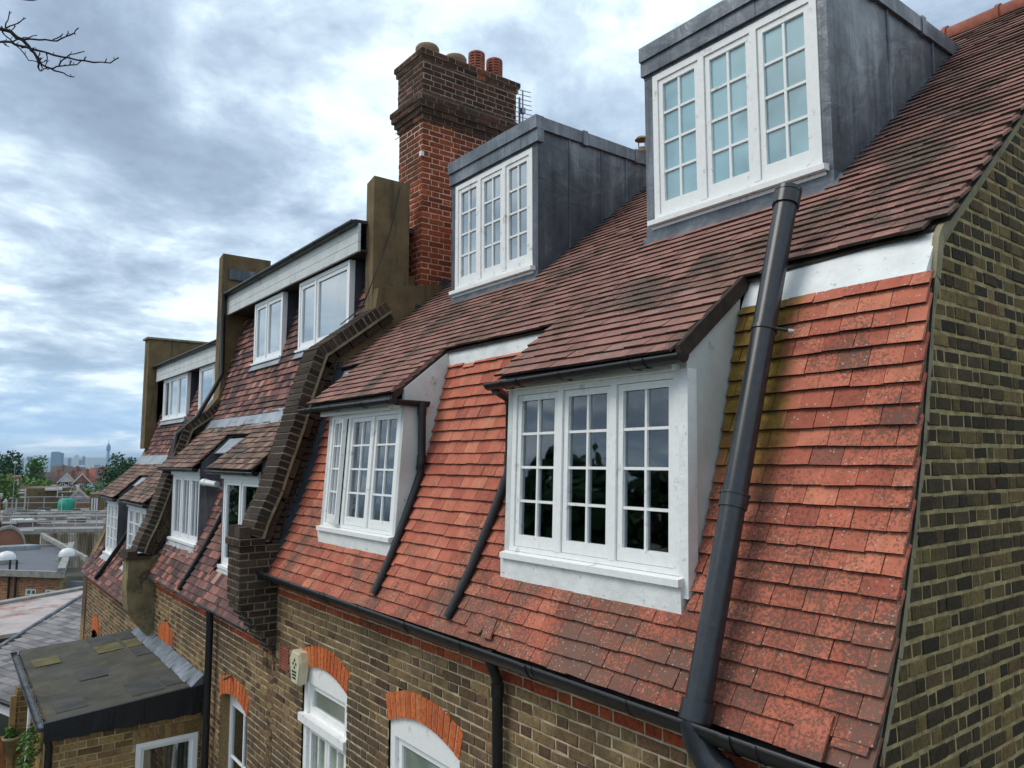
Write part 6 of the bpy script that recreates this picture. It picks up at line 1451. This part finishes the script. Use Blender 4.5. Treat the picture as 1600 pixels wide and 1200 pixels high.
# ------------------------------------------------------------------ bare twigs reaching in at the upper left
t = thing('tree_branch', sight(-60, 30, 5.5), 'bare dark twigs reaching into the sky at the upper left', 'branch')
def S(x, y, d=0): return sight(x * 300 / 1600, y * 200 / 1067, 5.2 + d)
TW = [([(-260, 180, .1), (-120, 215, .05), (0, 240), (50, 250), (110, 285), (185, 330), (245, 390), (285, 440), (315, 500), (330, 520)], .014, .008),
      ([(-200, 345, .2), (0, 350, .1), (90, 350), (160, 380), (250, 405), (380, 435), (520, 475), (640, 500), (780, 520), (920, 525), (990, 480)], .009, .004),
      ([(185, 330), (245, 325), (330, 333), (440, 340), (475, 342), (550, 305), (620, 275), (655, 232)], .007, .0035),
      ([(45, 240), (50, 190), (70, 150), (80, 90)], .005, .003), ([(50, 235), (120, 205), (170, 180), (215, 150)], .005, .003), ([(120, 205), (110, 240), (90, 268)], .004, .003),
      ([(100, 350), (160, 325), (240, 315), (310, 293)], .005, .003), ([(20, 265), (60, 310), (110, 355), (170, 410), (240, 505), (310, 515)], .005, .003),
      ([(330, 520), (390, 560), (440, 580), (500, 600), (560, 630), (618, 640)], .007, .0035), ([(315, 500), (318, 560), (335, 592), (345, 575)], .007, .004),
      ([(420, 570), (470, 555), (580, 543), (640, 540), (700, 500), (720, 472)], .005, .003), ([(490, 550), (520, 500), (560, 470), (620, 450), (705, 428)], .005, .003),
      ([(385, 440), (395, 480), (380, 545)], .004, .003), ([(330, 435), (320, 470), (335, 520), (385, 500)], .004, .003), ([(440, 330), (500, 305), (523, 280)], .004, .003), ([(550, 303), (568, 258)], .004, .003),
      ([(580, 543), (600, 505)], .004, .003), ([(870, 525), (888, 492)], .004, .003), ([(0, 350), (40, 372), (75, 390)], .005, .003), ([(340, 540), (360, 575), (400, 580), (415, 565)], .004, .003), ([(430, 575), (455, 595)], .006, .003),
      ([(600, 285), (632, 285)], .004, .003), ([(175, 400), (215, 398)], .004, .003), ([(-40, -60), (140, -20), (220, 0), (320, -6)], .007, .003)]
b = MB()
for pts, r0, r1 in TW:
    P_ = [S(*p) for p in pts]; n = len(P_)
    Q_ = []; 
    for i in range(n - 1):
        Q_ += [P_[i], P_[i].lerp(P_[i + 1], .5) + Vector((U(-.006, .006), U(-.006, .006), U(-.006, .006)))]
    Q_.append(P_[-1]); m_ = len(Q_)
    b.tube(Q_, [(r0 + (r1 - r0) * i / (m_ - 1)) * U(.9, 1.15) for i in range(m_)], 7)
    for q in Q_[1::2]:
        if R() < .5: b.tube([q, q + Vector((U(-.02, .02), U(-.02, .02), .02))], [r1 * .9, r1 * .5], 5)
b.build('twigs', 'bark', t)

# ------------------------------------------------------------------ haze
hm = bpy.data.materials.new('haze_mat'); hm.use_nodes = True; n_ = hm.node_tree; n_.nodes.remove(n_.nodes['Principled BSDF'])
pv = nd(n_, 'ShaderNodeVolumePrincipled'); pv.inputs['Color'].default_value = (.62, .80, 1, 1); pv.inputs['Density'].default_value = 0.8e-4; pv.inputs['Anisotropy'].default_value = .1
n_.links.new(pv.outputs[0], n_.nodes['Material Output'].inputs['Volume'])
hz = MB(); hz.box(-24000, 24000, -24000, 24000, -150, 160); o = hz.build('haze', 'leaf_dark'); o.data.materials.clear(); o.data.materials.append(hm); o['kind'] = 'stuff'; o['label'] = 'thin blue haze over the distant city'
